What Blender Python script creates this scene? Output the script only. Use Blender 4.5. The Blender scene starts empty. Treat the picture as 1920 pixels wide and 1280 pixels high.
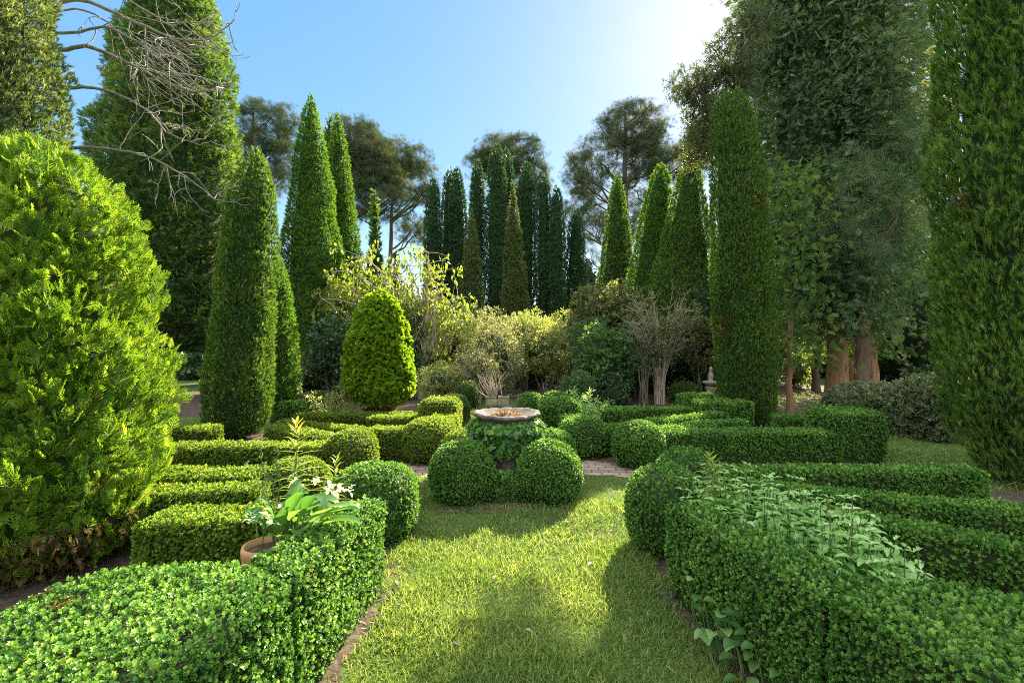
import bpy, math
import numpy as np
from mathutils import Vector

# ------------------------------------------------------------------ camera, sky, sun, exposure
scene = bpy.context.scene
COL = scene.collection
F, CX, CY, H = 900.0, 960.0, 640.0, 1.7          # focal length in photo pixels, horizon row, eye height

cam_d = bpy.data.cameras.new("camera")
cam = bpy.data.objects.new("camera", cam_d)
COL.objects.link(cam)
cam.location = (0, 0, H)
cam.rotation_euler = (math.radians(90), 0, 0)
cam_d.sensor_width = 36.0
cam_d.lens = 36.0 * F / 1920.0
cam_d.clip_start = 0.05
cam_d.clip_end = 1000
scene.camera = cam

SUN_DIR = Vector((0.500, 1.0, 0.705)).normalized()
SUN_EL = math.asin(SUN_DIR.z)
SUN_AZ = math.atan2(SUN_DIR.x, SUN_DIR.y)         # clockwise from +Y

world = bpy.data.worlds.new("World")
scene.world = world
world.use_nodes = True
nt = world.node_tree
sky = nt.nodes.new("ShaderNodeTexSky")
sky.sky_type = 'NISHITA'
sky.sun_disc = False
sky.sun_elevation = SUN_EL
sky.sun_rotation = SUN_AZ
sky.air_density = 1.0
sky.dust_density = 0.25
sky.ozone_density = 1.5
# a hazy, even sky: the glow round the sun is compressed, the blue is kept
gam = nt.nodes.new("ShaderNodeGamma"); gam.inputs[1].default_value = 0.42
hsv = nt.nodes.new("ShaderNodeHueSaturation"); hsv.inputs["Saturation"].default_value = 2.15
nt.links.new(sky.outputs[0], gam.inputs[0]); nt.links.new(gam.outputs[0], hsv.inputs["Color"])
# unseen bright cloud, added overhead and behind the viewer to lift the shadows
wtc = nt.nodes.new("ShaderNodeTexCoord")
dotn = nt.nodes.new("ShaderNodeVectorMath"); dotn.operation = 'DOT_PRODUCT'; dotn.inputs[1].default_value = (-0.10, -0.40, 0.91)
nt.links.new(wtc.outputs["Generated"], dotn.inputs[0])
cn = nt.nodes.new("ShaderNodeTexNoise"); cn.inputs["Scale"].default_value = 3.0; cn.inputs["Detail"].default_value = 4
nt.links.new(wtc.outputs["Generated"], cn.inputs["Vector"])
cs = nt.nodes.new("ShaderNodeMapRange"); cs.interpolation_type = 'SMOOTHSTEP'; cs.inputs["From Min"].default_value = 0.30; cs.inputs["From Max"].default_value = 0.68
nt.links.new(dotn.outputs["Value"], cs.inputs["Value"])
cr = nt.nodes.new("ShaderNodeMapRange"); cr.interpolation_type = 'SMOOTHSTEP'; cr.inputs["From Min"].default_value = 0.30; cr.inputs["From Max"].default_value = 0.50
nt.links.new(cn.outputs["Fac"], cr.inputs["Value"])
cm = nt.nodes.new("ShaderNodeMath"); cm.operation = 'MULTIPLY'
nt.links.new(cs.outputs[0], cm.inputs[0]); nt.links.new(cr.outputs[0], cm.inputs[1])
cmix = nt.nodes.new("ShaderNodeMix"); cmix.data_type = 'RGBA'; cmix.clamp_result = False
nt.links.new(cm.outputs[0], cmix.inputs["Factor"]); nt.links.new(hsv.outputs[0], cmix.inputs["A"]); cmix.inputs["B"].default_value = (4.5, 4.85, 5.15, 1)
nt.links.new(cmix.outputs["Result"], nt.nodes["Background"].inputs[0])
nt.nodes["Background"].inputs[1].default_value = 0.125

sun_d = bpy.data.lights.new("sun", 'SUN')
sun_d.energy = 5.0
sun_d.angle = math.radians(0.55)
sun_d.color = (1.0, 0.91, 0.70)
sun = bpy.data.objects.new("sun", sun_d)
COL.objects.link(sun)
sun.rotation_euler = SUN_DIR.to_track_quat('Z', 'Y').to_euler()
sun.location = (20, 40, 30)

scene.view_settings.view_transform = 'Standard'
scene.view_settings.look = 'None'
scene.view_settings.exposure = 2.2
scene.view_settings.gamma = 1.0
scene.cycles.max_bounces = 8
scene.cycles.diffuse_bounces = 4
scene.cycles.transmission_bounces = 4
scene.cycles.glossy_bounces = 2
scene.cycles.use_denoising = False
scene.cycles.pixel_filter_type = 'BLACKMAN_HARRIS'
scene.cycles.filter_width = 1.0
scene.cycles.volume_bounces = 0

# ------------------------------------------------------------------ helpers
def X(px, y): return (px - CX) / F * y
def Z(py, y): return H - (py - CY) / F * y
def G(px, py, z=0.0):
    y = F * (H - z) / (py - CY)
    return (X(px, y), y)

def _hash(i, j, k, seed):
    n = (i * 374761393 + j * 668265263 + k * 2147483647 + seed * 974711) & 0xffffffff
    n = ((n ^ (n >> 13)) * 1274126177) & 0xffffffff
    n = ((n ^ (n >> 16)) * 2246822519) & 0xffffffff
    return ((n ^ (n >> 15)) & 0xffff) / 65535.0

def vnoise(P, scale, seed=0):
    """smooth lattice noise 0..1 at points P"""
    q = np.asarray(P, float) / scale + 1000.0
    i = np.floor(q).astype(np.int64)
    f = q - i
    f = f * f * (3 - 2 * f)
    out = 0
    for a in (0, 1):
        for b in (0, 1):
            for c in (0, 1):
                w = (f[:, 0] if a else 1 - f[:, 0]) * (f[:, 1] if b else 1 - f[:, 1]) * (f[:, 2] if c else 1 - f[:, 2])
                out = out + w * _hash(i[:, 0] + a, i[:, 1] + b, i[:, 2] + c, seed)
    return out

def unit(v):
    v = np.asarray(v, float)
    return v / np.maximum(np.linalg.norm(v, axis=-1, keepdims=True), 1e-9)

class MB:
    """collects geometry, builds ONE mesh object"""
    def __init__(self):
        self.V, self.L, self.T, self.M, self.R, self.n = [], [], [], [], [], 0
    def add(self, V, Fc, mat=0, rnd=0.5):
        V = np.asarray(V, float).reshape(-1, 3)
        Fc = np.asarray(Fc, np.int64)
        self.V.append(V)
        self.L.append((Fc + self.n).ravel())
        self.T.append(np.full(len(Fc), Fc.shape[1], np.int64))
        self.M.append(np.full(len(Fc), mat, np.int64))
        self.R.append(np.broadcast_to(np.asarray(rnd, float), (len(V),)).copy())
        self.n += len(V)
    def inst(self, tm, P, D, S, rng, mat=0, rnd=None, hint=None):
        """copies of a template (verts, faces): z along D, scaled S"""
        tv, tf = tm
        n = len(P)
        if n == 0: return
        D = unit(D)
        if hint is None: hint = rng.normal(size=(n, 3))
        Xa = unit(hint - D * np.sum(hint * D, 1, keepdims=True))
        Ya = np.cross(D, Xa)
        S = np.broadcast_to(np.asarray(S, float), (n,))
        V = (tv[None, :, 0, None] * Xa[:, None] + tv[None, :, 1, None] * Ya[:, None] + tv[None, :, 2, None] * D[:, None]) * S[:, None, None] + P[:, None]
        k = len(tv)
        Fc = (tf[None] + (np.arange(n) * k)[:, None, None]).reshape(-1, tf.shape[1])
        if rnd is None: rnd = rng.random(n)
        rv = np.repeat(rnd, k)
        if k % 4 == 0 and len(tf) * 4 == k: rv = np.clip(rv + np.repeat(rng.normal(size=n * (k // 4)) * .13, 4), 0, 1)
        self.add(V, Fc, mat, rv)
    def tube(self, pts, radii, sides=6, mat=0, rnd=0.5):
        pts = np.asarray(pts, float); m = len(pts)
        radii = np.broadcast_to(np.asarray(radii, float), (m,))
        T = unit(np.gradient(pts, axis=0))
        ref = np.array([0.31, 0.95, 0.07]) if abs(T[0, 2]) > 0.7 else np.array([0.03, 0.05, 1.0])
        A = unit(np.cross(T, ref)); B = np.cross(T, A)
        th = np.arange(sides) * 2 * math.pi / sides
        V = pts[:, None] + radii[:, None, None] * (np.cos(th)[None, :, None] * A[:, None] + np.sin(th)[None, :, None] * B[:, None])
        i = np.arange(m - 1)[:, None] * sides; j = np.arange(sides)[None]; j2 = (j + 1) % sides
        Fc = np.stack([i + j, i + j2, i + sides + j2, i + sides + j], -1).reshape(-1, 4)
        self.add(V.reshape(-1, 3), Fc, mat, rnd)
        c = V[-1].mean(0)
        self.add(np.vstack([V[-1], c]), [[a, (a + 1) % sides, sides] for a in range(sides)], mat, rnd)
    def box(self, x0, x1, y0, y1, z0, z1, mat=0):
        V = [(x, y, z) for z in (z0, z1) for y in (y0, y1) for x in (x0, x1)]
        self.add(V, [[0, 2, 3, 1], [4, 5, 7, 6], [0, 1, 5, 4], [2, 6, 7, 3], [0, 4, 6, 2], [1, 3, 7, 5]], mat)
    def lathe(self, prof, n=32, mat=0, wob=None, c=(0, 0, 0), zw=None):
        prof = np.asarray(prof, float); m = len(prof)
        th = np.arange(n) * 2 * math.pi / n
        r = np.repeat(prof[:, :1], n, 1)
        if wob is not None: r = r * wob(th[None], prof[:, 1:2])
        V = np.stack([r * np.cos(th) + c[0], r * np.sin(th) + c[1], np.repeat(prof[:, 1:2], n, 1) + c[2] + (zw(th[None], prof[:, :1]) if zw is not None else 0)], -1)
        i = np.arange(m - 1)[:, None] * n; j = np.arange(n)[None]; j2 = (j + 1) % n
        self.add(V.reshape(-1, 3), np.stack([i + j, i + j2, i + n + j2, i + n + j], -1).reshape(-1, 4), mat)
    def build(self, name, mats, parent=None, smooth=False):
        V = np.concatenate(self.V); L = np.concatenate(self.L); T = np.concatenate(self.T); M = np.concatenate(self.M); R = np.concatenate(self.R)
        me = bpy.data.meshes.new(name)
        me.vertices.add(len(V)); me.vertices.foreach_set("co", V.astype(np.float32).ravel())
        me.loops.add(len(L)); me.loops.foreach_set("vertex_index", L.astype(np.int32))
        me.polygons.add(len(T))
        st = np.concatenate([[0], np.cumsum(T)[:-1]])
        me.polygons.foreach_set("loop_start", st.astype(np.int32))
        me.polygons.foreach_set("loop_total", T.astype(np.int32))
        if not isinstance(mats, (list, tuple)): mats = [mats]
        for m in mats: me.materials.append(m)
        me.polygons.foreach_set("material_index", M.astype(np.int32))
        if smooth: me.polygons.foreach_set("use_smooth", np.ones(len(T), bool))
        a = me.attributes.new("rnd", 'FLOAT', 'POINT'); a.data.foreach_set("value", R.astype(np.float32))
        me.update(calc_edges=True)
        o = bpy.data.objects.new(name, me)
        COL.objects.link(o)
        if parent is not None:
            o.parent = parent
            o.location = -parent.location
        return o

def tag(o, label=None, cat=None, group=None, kind=None):
    if label: o["label"] = label
    if cat: o["category"] = cat
    if group: o["group"] = group
    if kind: o["kind"] = kind
    return o

def thing(name, loc, label, cat, group=None):
    o = bpy.data.objects.new(name, None)
    o.empty_display_size = 0.2
    COL.objects.link(o)
    o.location = loc
    return tag(o, label, cat, group)

# ------------------------------------------------------------------ materials
def new_mat(name):
    m = bpy.data.materials.new(name); m.use_nodes = True
    n = m.node_tree.nodes; n.clear()
    out = n.new("ShaderNodeOutputMaterial")
    return m, n, m.node_tree.links, out

def ramp(n, cols):
    r = n.new("ShaderNodeValToRGB")
    els = r.color_ramp.elements
    while len(els) < len(cols): els.new(0.5)
    for k, c in enumerate(cols):
        els[k].position = k / (len(cols) - 1)
        els[k].color = (*c, 1)
    return r

def leaf_mat(name, cols, trans=0.4, rough=0.45, spec=0.4, tint=(1.25, 1.15, 0.5), nscale=1.2, brown=None, bw=0.12):
    """leaf: random tint per leaf, soft patches, glossy front, light shining through"""
    m, n, l, out = new_mat(name)
    at = n.new("ShaderNodeAttribute"); at.attribute_name = "rnd"
    tc = n.new("ShaderNodeTexCoord")
    nz = n.new("ShaderNodeTexNoise"); nz.inputs["Scale"].default_value = nscale; nz.inputs["Detail"].default_value = 2
    l.new(tc.outputs["Object"], nz.inputs["Vector"])
    ad = n.new("ShaderNodeMath"); ad.operation = 'MULTIPLY_ADD'; ad.inputs[1].default_value = 0.9; ad.inputs[2].default_value = -0.45
    l.new(nz.outputs["Fac"], ad.inputs[0])
    sm = n.new("ShaderNodeMath"); sm.operation = 'ADD'; sm.use_clamp = True
    l.new(ad.outputs[0], sm.inputs[0]); l.new(at.outputs["Fac"], sm.inputs[1])
    r = ramp(n, cols); l.new(sm.outputs[0], r.inputs["Fac"])
    col = r.outputs["Color"]
    if brown:
        nb = n.new("ShaderNodeTexNoise"); nb.inputs["Scale"].default_value = nscale * 1.7; nb.inputs["Detail"].default_value = 3
        mp = n.new("ShaderNodeMapping"); mp.inputs["Location"].default_value = (7.3, 1.1, 4.2); l.new(tc.outputs["Object"], mp.inputs["Vector"])
        l.new(mp.outputs[0], nb.inputs["Vector"])
        st = n.new("ShaderNodeMapRange"); st.inputs["From Min"].default_value = 0.70 - bw; st.inputs["From Max"].default_value = 0.78 - bw
        l.new(nb.outputs["Fac"], st.inputs["Value"])
        mx = n.new("ShaderNodeMix"); mx.data_type = 'RGBA'
        l.new(st.outputs[0], mx.inputs["Factor"]); l.new(col, mx.inputs["A"]); mx.inputs["B"].default_value = (*brown, 1)
        col = mx.outputs["Result"]
    p = n.new("ShaderNodeBsdfPrincipled")
    l.new(col, p.inputs["Base Color"])
    p.inputs["Roughness"].default_value = rough
    p.inputs["Specular IOR Level"].default_value = spec
    t = n.new("ShaderNodeBsdfTranslucent")
    mt = n.new("ShaderNodeMix"); mt.data_type = 'RGBA'; mt.blend_type = 'MULTIPLY'; mt.inputs["Factor"].default_value = 1.0
    l.new(col, mt.inputs["A"]); mt.inputs["B"].default_value = (tint[0] * 1.6, tint[1] * 1.6, tint[2] * 1.6, 1)
    l.new(mt.outputs["Result"], t.inputs["Color"])
    mix = n.new("ShaderNodeMixShader"); mix.inputs[0].default_value = trans
    l.new(p.outputs[0], mix.inputs[1]); l.new(t.outputs[0], mix.inputs[2])
    l.new(mix.outputs[0], out.inputs[0])
    return m

def rough_mat(name, cols, scale=6.0, rough=0.85, bump=0.4, stretch=(1, 1, 1), detail=6, spec=0.2):
    m, n, l, out = new_mat(name)
    tc = n.new("ShaderNodeTexCoord"); mp = n.new("ShaderNodeMapping"); mp.inputs["Scale"].default_value = stretch
    l.new(tc.outputs["Object"], mp.inputs["Vector"])
    nz = n.new("ShaderNodeTexNoise"); nz.inputs["Scale"].default_value = scale; nz.inputs["Detail"].default_value = detail; nz.inputs["Roughness"].default_value = 0.65
    l.new(mp.outputs[0], nz.inputs["Vector"])
    mr = n.new("ShaderNodeMapRange"); mr.inputs["From Min"].default_value = 0.3; mr.inputs["From Max"].default_value = 0.7
    l.new(nz.outputs["Fac"], mr.inputs["Value"])
    r = ramp(n, cols); l.new(mr.outputs[0], r.inputs["Fac"])
    p = n.new("ShaderNodeBsdfPrincipled"); p.inputs["Roughness"].default_value = rough; p.inputs["Specular IOR Level"].default_value = spec
    l.new(r.outputs[0], p.inputs["Base Color"])
    b = n.new("ShaderNodeBump"); b.inputs["Strength"].default_value = bump; b.inputs["Distance"].default_value = 0.02
    l.new(nz.outputs["Fac"], b.inputs["Height"]); l.new(b.outputs[0], p.inputs["Normal"])
    l.new(p.outputs[0], out.inputs[0])
    return m

M = {}
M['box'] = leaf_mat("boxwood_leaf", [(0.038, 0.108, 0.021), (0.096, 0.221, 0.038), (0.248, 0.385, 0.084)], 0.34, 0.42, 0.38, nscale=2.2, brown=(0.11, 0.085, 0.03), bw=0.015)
M['box_sun'] = leaf_mat("boxwood_leaf_sunlit", [(0.056, 0.122, 0.013), (0.130, 0.219, 0.023), (0.281, 0.352, 0.050)], 0.42, 0.42, 0.38, nscale=2.2)  # copy of the box leaf, yellowed by sunshine put into its colour
M['box_pale_sunlit'] = leaf_mat("boxwood_leaf_pale_sunlit", [(0.085, 0.145, 0.018), (0.150, 0.225, 0.028), (0.250, 0.320, 0.050)], 0.44, 0.42, 0.4, nscale=2.2, brown=(0.16, 0.11, 0.04), bw=0.03)  # paler box leaf for the left beds, sunlit brightness mixed into the colour
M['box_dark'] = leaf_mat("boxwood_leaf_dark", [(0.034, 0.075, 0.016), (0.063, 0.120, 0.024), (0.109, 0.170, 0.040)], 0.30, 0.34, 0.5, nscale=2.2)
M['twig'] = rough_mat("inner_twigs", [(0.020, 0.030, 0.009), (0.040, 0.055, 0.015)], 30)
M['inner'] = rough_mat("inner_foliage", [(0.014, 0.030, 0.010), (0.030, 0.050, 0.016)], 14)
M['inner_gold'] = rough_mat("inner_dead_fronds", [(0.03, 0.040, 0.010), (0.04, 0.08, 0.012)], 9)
M['thuja'] = leaf_mat("golden_thuja_frond", [(0.066, 0.158, 0.014), (0.144, 0.263, 0.022), (0.309, 0.399, 0.060)], 0.46, 0.5, 0.25, tint=(1.2, 1.0, 0.45), nscale=2.5, brown=(0.16, 0.10, 0.035), bw=0.03)
M['gold'] = leaf_mat("golden_topiary_leaf", [(0.103, 0.190, 0.012), (0.161, 0.270, 0.018), (0.265, 0.350, 0.030)], 0.5, 0.5, 0.25, tint=(1.2, 1.1, 0.3), nscale=2.0)
M['cyp'] = leaf_mat("cypress_frond", [(0.041, 0.095, 0.022), (0.089, 0.166, 0.032), (0.195, 0.273, 0.050)], 0.44, 0.5, 0.3, nscale=0.9, brown=(0.11, 0.07, 0.03), bw=0.05)
M['cyp_green'] = leaf_mat("fresh_cypress_frond", [(0.062, 0.125, 0.026), (0.125, 0.215, 0.042), (0.250, 0.330, 0.070)], 0.42, 0.5, 0.3, nscale=0.9, brown=(0.12, 0.08, 0.035), bw=0.04)
M['conif_hazed'] = leaf_mat("hazed_conifer_frond", [(0.060, 0.102, 0.060), (0.114, 0.174, 0.090), (0.204, 0.264, 0.126)], 0.42, 0.5, 0.3, nscale=0.6, brown=(0.10, 0.08, 0.05), bw=0.06)  # conifer frond greyed and lightened: haze painted into the leaf colour
M['cyp_blue'] = leaf_mat("blue_cypress_frond", [(0.030, 0.072, 0.034), (0.048, 0.108, 0.046), (0.080, 0.150, 0.056)], 0.28, 0.5, 0.3, nscale=0.7)
M['cyp_light'] = leaf_mat("bright_cypress_frond", [(0.047, 0.116, 0.022), (0.087, 0.189, 0.026), (0.176, 0.273, 0.040)], 0.45, 0.5, 0.3, nscale=0.8)
M['cyp_olive'] = leaf_mat("brownish_cypress_frond", [(0.060, 0.088, 0.026), (0.100, 0.130, 0.036), (0.165, 0.190, 0.065)], 0.34, 0.55, 0.3, nscale=0.9, brown=(0.12, 0.085, 0.045), bw=0.04)
M['cyp_grey'] = leaf_mat("grey_cypress_frond", [(0.055, 0.100, 0.032), (0.125, 0.175, 0.060), (0.270, 0.310, 0.140)], 0.42, 0.5, 0.4, nscale=1.0)
M['conif'] = leaf_mat("dark_conifer_frond", [(0.040, 0.088, 0.032), (0.084, 0.151, 0.040), (0.197, 0.265, 0.055)], 0.48, 0.5, 0.3, nscale=0.6, brown=(0.07, 0.055, 0.03), bw=0.05)
M['pine'] = leaf_mat("pine_needle", [(0.026, 0.050, 0.026), (0.055, 0.080, 0.036), (0.150, 0.150, 0.075)], 0.24, 0.75, 0.12, nscale=0.25)
M['pine_far'] = leaf_mat("long_pine_needle", [(0.060, 0.105, 0.058), (0.105, 0.160, 0.080), (0.180, 0.230, 0.110)], 0.34, 0.5, 0.3, nscale=0.4)
M['gum'] = leaf_mat("broad_tree_leaf", [(0.040, 0.060, 0.030), (0.070, 0.090, 0.035), (0.150, 0.150, 0.060)], 0.40, 0.4, 0.4, nscale=0.5)
M['yellow'] = leaf_mat("yellow_leaf", [(0.20, 0.20, 0.03), (0.30, 0.27, 0.04), (0.42, 0.34, 0.06)], 0.5, 0.5, 0.3, nscale=0.8)
M['peach'] = leaf_mat("peach_leaf", [(0.12, 0.17, 0.03), (0.19, 0.23, 0.04), (0.28, 0.29, 0.06)], 0.45, 0.45, 0.4, tint=(1.05, 1.1, 0.45), nscale=1.0)
M['shrub_yel'] = leaf_mat("yellow_green_shrub_leaf", [(0.12, 0.16, 0.05), (0.21, 0.25, 0.085), (0.42, 0.43, 0.21)], 0.48, 0.45, 0.4, nscale=1.2)
M['shrub_var'] = leaf_mat("variegated_shrub_leaf", [(0.09, 0.115, 0.055), (0.19, 0.205, 0.115), (0.41, 0.40, 0.28)], 0.45, 0.45, 0.4, nscale=1.5)
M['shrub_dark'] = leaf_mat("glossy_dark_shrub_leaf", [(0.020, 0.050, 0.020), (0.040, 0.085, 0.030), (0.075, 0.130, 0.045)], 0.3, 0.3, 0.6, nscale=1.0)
M['shrub_mid'] = leaf_mat("green_shrub_leaf", [(0.035, 0.085, 0.025), (0.065, 0.140, 0.035), (0.120, 0.210, 0.050)], 0.38, 0.4, 0.5, nscale=1.0)
M['shrub_olive'] = leaf_mat("olive_shrub_leaf", [(0.070, 0.090, 0.030), (0.120, 0.140, 0.050), (0.220, 0.220, 0.100)], 0.4, 0.42, 0.4, nscale=0.9)
M['shrub_brown'] = leaf_mat("brown_tipped_shrub_leaf", [(0.075, 0.115, 0.055), (0.150, 0.190, 0.095), (0.320, 0.320, 0.220)], 0.36, 0.42, 0.4, nscale=1.6)
M['lemon'] = leaf_mat("lemon_balm_leaf", [(0.138, 0.287, 0.078), (0.253, 0.425, 0.132), (0.460, 0.598, 0.288)], 0.4, 0.45, 0.4, nscale=2.5)
M['big_leaf'] = leaf_mat("broad_garden_leaf", [(0.03, 0.10, 0.025), (0.08, 0.19, 0.04), (0.20, 0.33, 0.09)], 0.42, 0.4, 0.4, nscale=3)
M['lily'] = leaf_mat("lily_leaf", [(0.16, 0.23, 0.05), (0.28, 0.33, 0.06), (0.42, 0.40, 0.10)], 0.5, 0.4, 0.4, nscale=3)
M['lily_gold'] = leaf_mat("yellowing_lily_leaf", [(0.42, 0.33, 0.03), (0.52, 0.42, 0.05)], 0.5, 0.4, 0.4)
M['lily_white'] = leaf_mat("white_petal", [(0.65, 0.68, 0.60), (0.78, 0.80, 0.74)], 0.4, 0.4, 0.4)
M['ivy'] = leaf_mat("ivy_leaf", [(0.030, 0.085, 0.020), (0.065, 0.160, 0.030), (0.150, 0.290, 0.050)], 0.36, 0.42, 0.3, nscale=4)
M['ivy_dry'] = leaf_mat("dry_ivy_leaf", [(0.12, 0.09, 0.06), (0.30, 0.24, 0.18), (0.42, 0.36, 0.28)], 0.3, 0.6, 0.2, nscale=4)
M['dry'] = leaf_mat("dry_foliage", [(0.10, 0.06, 0.025), (0.20, 0.115, 0.045), (0.32, 0.20, 0.09)], 0.35, 0.6, 0.2, nscale=4)
M['skirt'] = leaf_mat("withered_frond", [(0.045, 0.032, 0.016), (0.105, 0.066, 0.030), (0.190, 0.130, 0.055)], 0.3, 0.7, 0.1, nscale=4)
M['grass'] = leaf_mat("grass_blade", [(0.075, 0.145, 0.034), (0.165, 0.240, 0.055), (0.340, 0.360, 0.150)], 0.42, 0.5, 0.25, nscale=0.9)
M['bark'] = rough_mat("grey_bark", [(0.06, 0.045, 0.032), (0.16, 0.125, 0.09)], 8, stretch=(1, 1, 0.15))
M['bark_red'] = rough_mat("reddish_bark", [(0.09, 0.040, 0.022), (0.34, 0.17, 0.09), (0.22, 0.19, 0.11)], 14, bump=1.0, stretch=(1, 1, 0.12))
M['bark_mid'] = rough_mat("brown_bark", [(0.07, 0.045, 0.03), (0.17, 0.105, 0.07)], 12, bump=0.9, stretch=(1, 1, 0.15))
M['bark_pine'] = rough_mat("pine_bark", [(0.07, 0.055, 0.045), (0.16, 0.12, 0.10)], 5, stretch=(1, 1, 0.3))
M['bark_pale'] = rough_mat("pale_stem_bark", [(0.30, 0.23, 0.16), (0.50, 0.41, 0.31)], 9, stretch=(1, 1, 0.2))
M['deadwood'] = rough_mat("bare_grey_wood", [(0.14, 0.125, 0.10), (0.32, 0.29, 0.25)], 9)
M['stem'] = rough_mat("green_stem", [(0.06, 0.10, 0.03), (0.12, 0.17, 0.05)], 20)
M['terracotta'] = rough_mat("terracotta", [(0.30, 0.14, 0.06), (0.42, 0.21, 0.10), (0.36, 0.23, 0.13)], 7, 0.8)
M['soil'] = rough_mat("bare_soil", [(0.035, 0.024, 0.016), (0.085, 0.060, 0.040), (0.14, 0.11, 0.075)], 18, 0.95, 1.0)
M['slat'] = rough_mat("weathered_white_boards", [(0.35, 0.34, 0.32), (0.55, 0.54, 0.52)], 5, stretch=(1, 1, 0.2))
M['stone_box'] = rough_mat("mossy_stone", [(0.12, 0.11, 0.06), (0.24, 0.21, 0.11), (0.33, 0.29, 0.19)], 7, 0.9)
M['stone'] = rough_mat("pale_stone", [(0.22, 0.19, 0.14), (0.42, 0.37, 0.28)], 9, 0.9)

def stone_bowl_mat():
    m, n, l, out = new_mat("lichen_stone")
    tc = n.new("ShaderNodeTexCoord"); sp = n.new("ShaderNodeSeparateXYZ"); l.new(tc.outputs["Object"], sp.inputs[0])
    nz = n.new("ShaderNodeTexNoise"); nz.inputs["Scale"].default_value = 11; nz.inputs["Detail"].default_value = 7; nz.inputs["Roughness"].default_value = 0.7
    l.new(tc.outputs["Object"], nz.inputs["Vector"])
    r = ramp(n, [(0.030, 0.025, 0.020), (0.080, 0.066, 0.056), (0.165, 0.14, 0.12)])
    mr = n.new("ShaderNodeMapRange"); mr.inputs["From Min"].default_value = 0.32; mr.inputs["From Max"].default_value = 0.68
    l.new(nz.outputs["Fac"], mr.inputs["Value"]); l.new(mr.outputs[0], r.inputs["Fac"])
    # ochre lichen on the underside (a growth that stays where it is)
    n2 = n.new("ShaderNodeTexNoise"); n2.inputs["Scale"].default_value = 6; l.new(tc.outputs["Object"], n2.inputs["Vector"])
    ma = n.new("ShaderNodeMath"); ma.operation = 'MULTIPLY_ADD'; ma.inputs[1].default_value = -0.10; ma.inputs[2].default_value = 0.05; l.new(n2.outputs["Fac"], ma.inputs[0])
    sb = n.new("ShaderNodeMath"); sb.operation = 'ADD'; l.new(sp.outputs["Z"], sb.inputs[0]); l.new(ma.outputs[0], sb.inputs[1])
    st = n.new("ShaderNodeMapRange"); st.inputs["From Min"].default_value = 0.805; st.inputs["From Max"].default_value = 0.785; l.new(sb.outputs[0], st.inputs["Value"])
    mx = n.new("ShaderNodeMix"); mx.data_type = 'RGBA'; l.new(st.outputs[0], mx.inputs["Factor"]); l.new(r.outputs[0], mx.inputs["A"]); mx.inputs["B"].default_value = (0.52, 0.32, 0.03, 1)
    p = n.new("ShaderNodeBsdfPrincipled"); p.inputs["Roughness"].default_value = 0.9; l.new(mx.outputs["Result"], p.inputs["Base Color"])
    b = n.new("ShaderNodeBump"); b.inputs["Strength"].default_value = 0.8; b.inputs["Distance"].default_value = 0.01; l.new(nz.outputs["Fac"], b.inputs["Height"]); l.new(b.outputs[0], p.inputs["Normal"])
    l.new(p.outputs[0], out.inputs[0])
    return m
M['bowl'] = stone_bowl_mat()

def ground_mat():
    m, n, l, out = new_mat("lawn_ground")
    tc = n.new("ShaderNodeTexCoord")
    n1 = n.new("ShaderNodeTexNoise"); n1.inputs["Scale"].default_value = 1.3; n1.inputs["Detail"].default_value = 5; l.new(tc.outputs["Object"], n1.inputs["Vector"])
    n2 = n.new("ShaderNodeTexNoise"); n2.inputs["Scale"].default_value = 55; n2.inputs["Detail"].default_value = 4; l.new(tc.outputs["Object"], n2.inputs["Vector"])
    r1 = ramp(n, [(0.035, 0.065, 0.016), (0.075, 0.120, 0.026), (0.130, 0.150, 0.050)])
    mr = n.new("ShaderNodeMapRange"); mr.inputs["From Min"].default_value = 0.3; mr.inputs["From Max"].default_value = 0.7
    l.new(n2.outputs["Fac"], mr.inputs["Value"]); l.new(mr.outputs[0], r1.inputs["Fac"])
    mx = n.new("ShaderNodeMix"); mx.data_type = 'RGBA'; l.new(r1.outputs[0], mx.inputs["A"]); mx.inputs["B"].default_value = (0.090, 0.070, 0.035, 1)
    st = n.new("ShaderNodeMapRange"); st.inputs["From Min"].default_value = 0.52; st.inputs["From Max"].default_value = 0.70; l.new(n1.outputs["Fac"], st.inputs["Value"]); l.new(st.outputs[0], mx.inputs["Factor"])
    p = n.new("ShaderNodeBsdfPrincipled"); p.inputs["Roughness"].default_value = 0.95; p.inputs["Specular IOR Level"].default_value = 0.1
    l.new(mx.outputs["Result"], p.inputs["Base Color"])
    b = n.new("ShaderNodeBump"); b.inputs["Strength"].default_value = 0.8; b.inputs["Distance"].default_value = 0.03; l.new(n2.outputs["Fac"], b.inputs["Height"]); l.new(b.outputs[0], p.inputs["Normal"])
    l.new(p.outputs[0], out.inputs[0])
    return m
M['ground'] = ground_mat()

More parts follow.
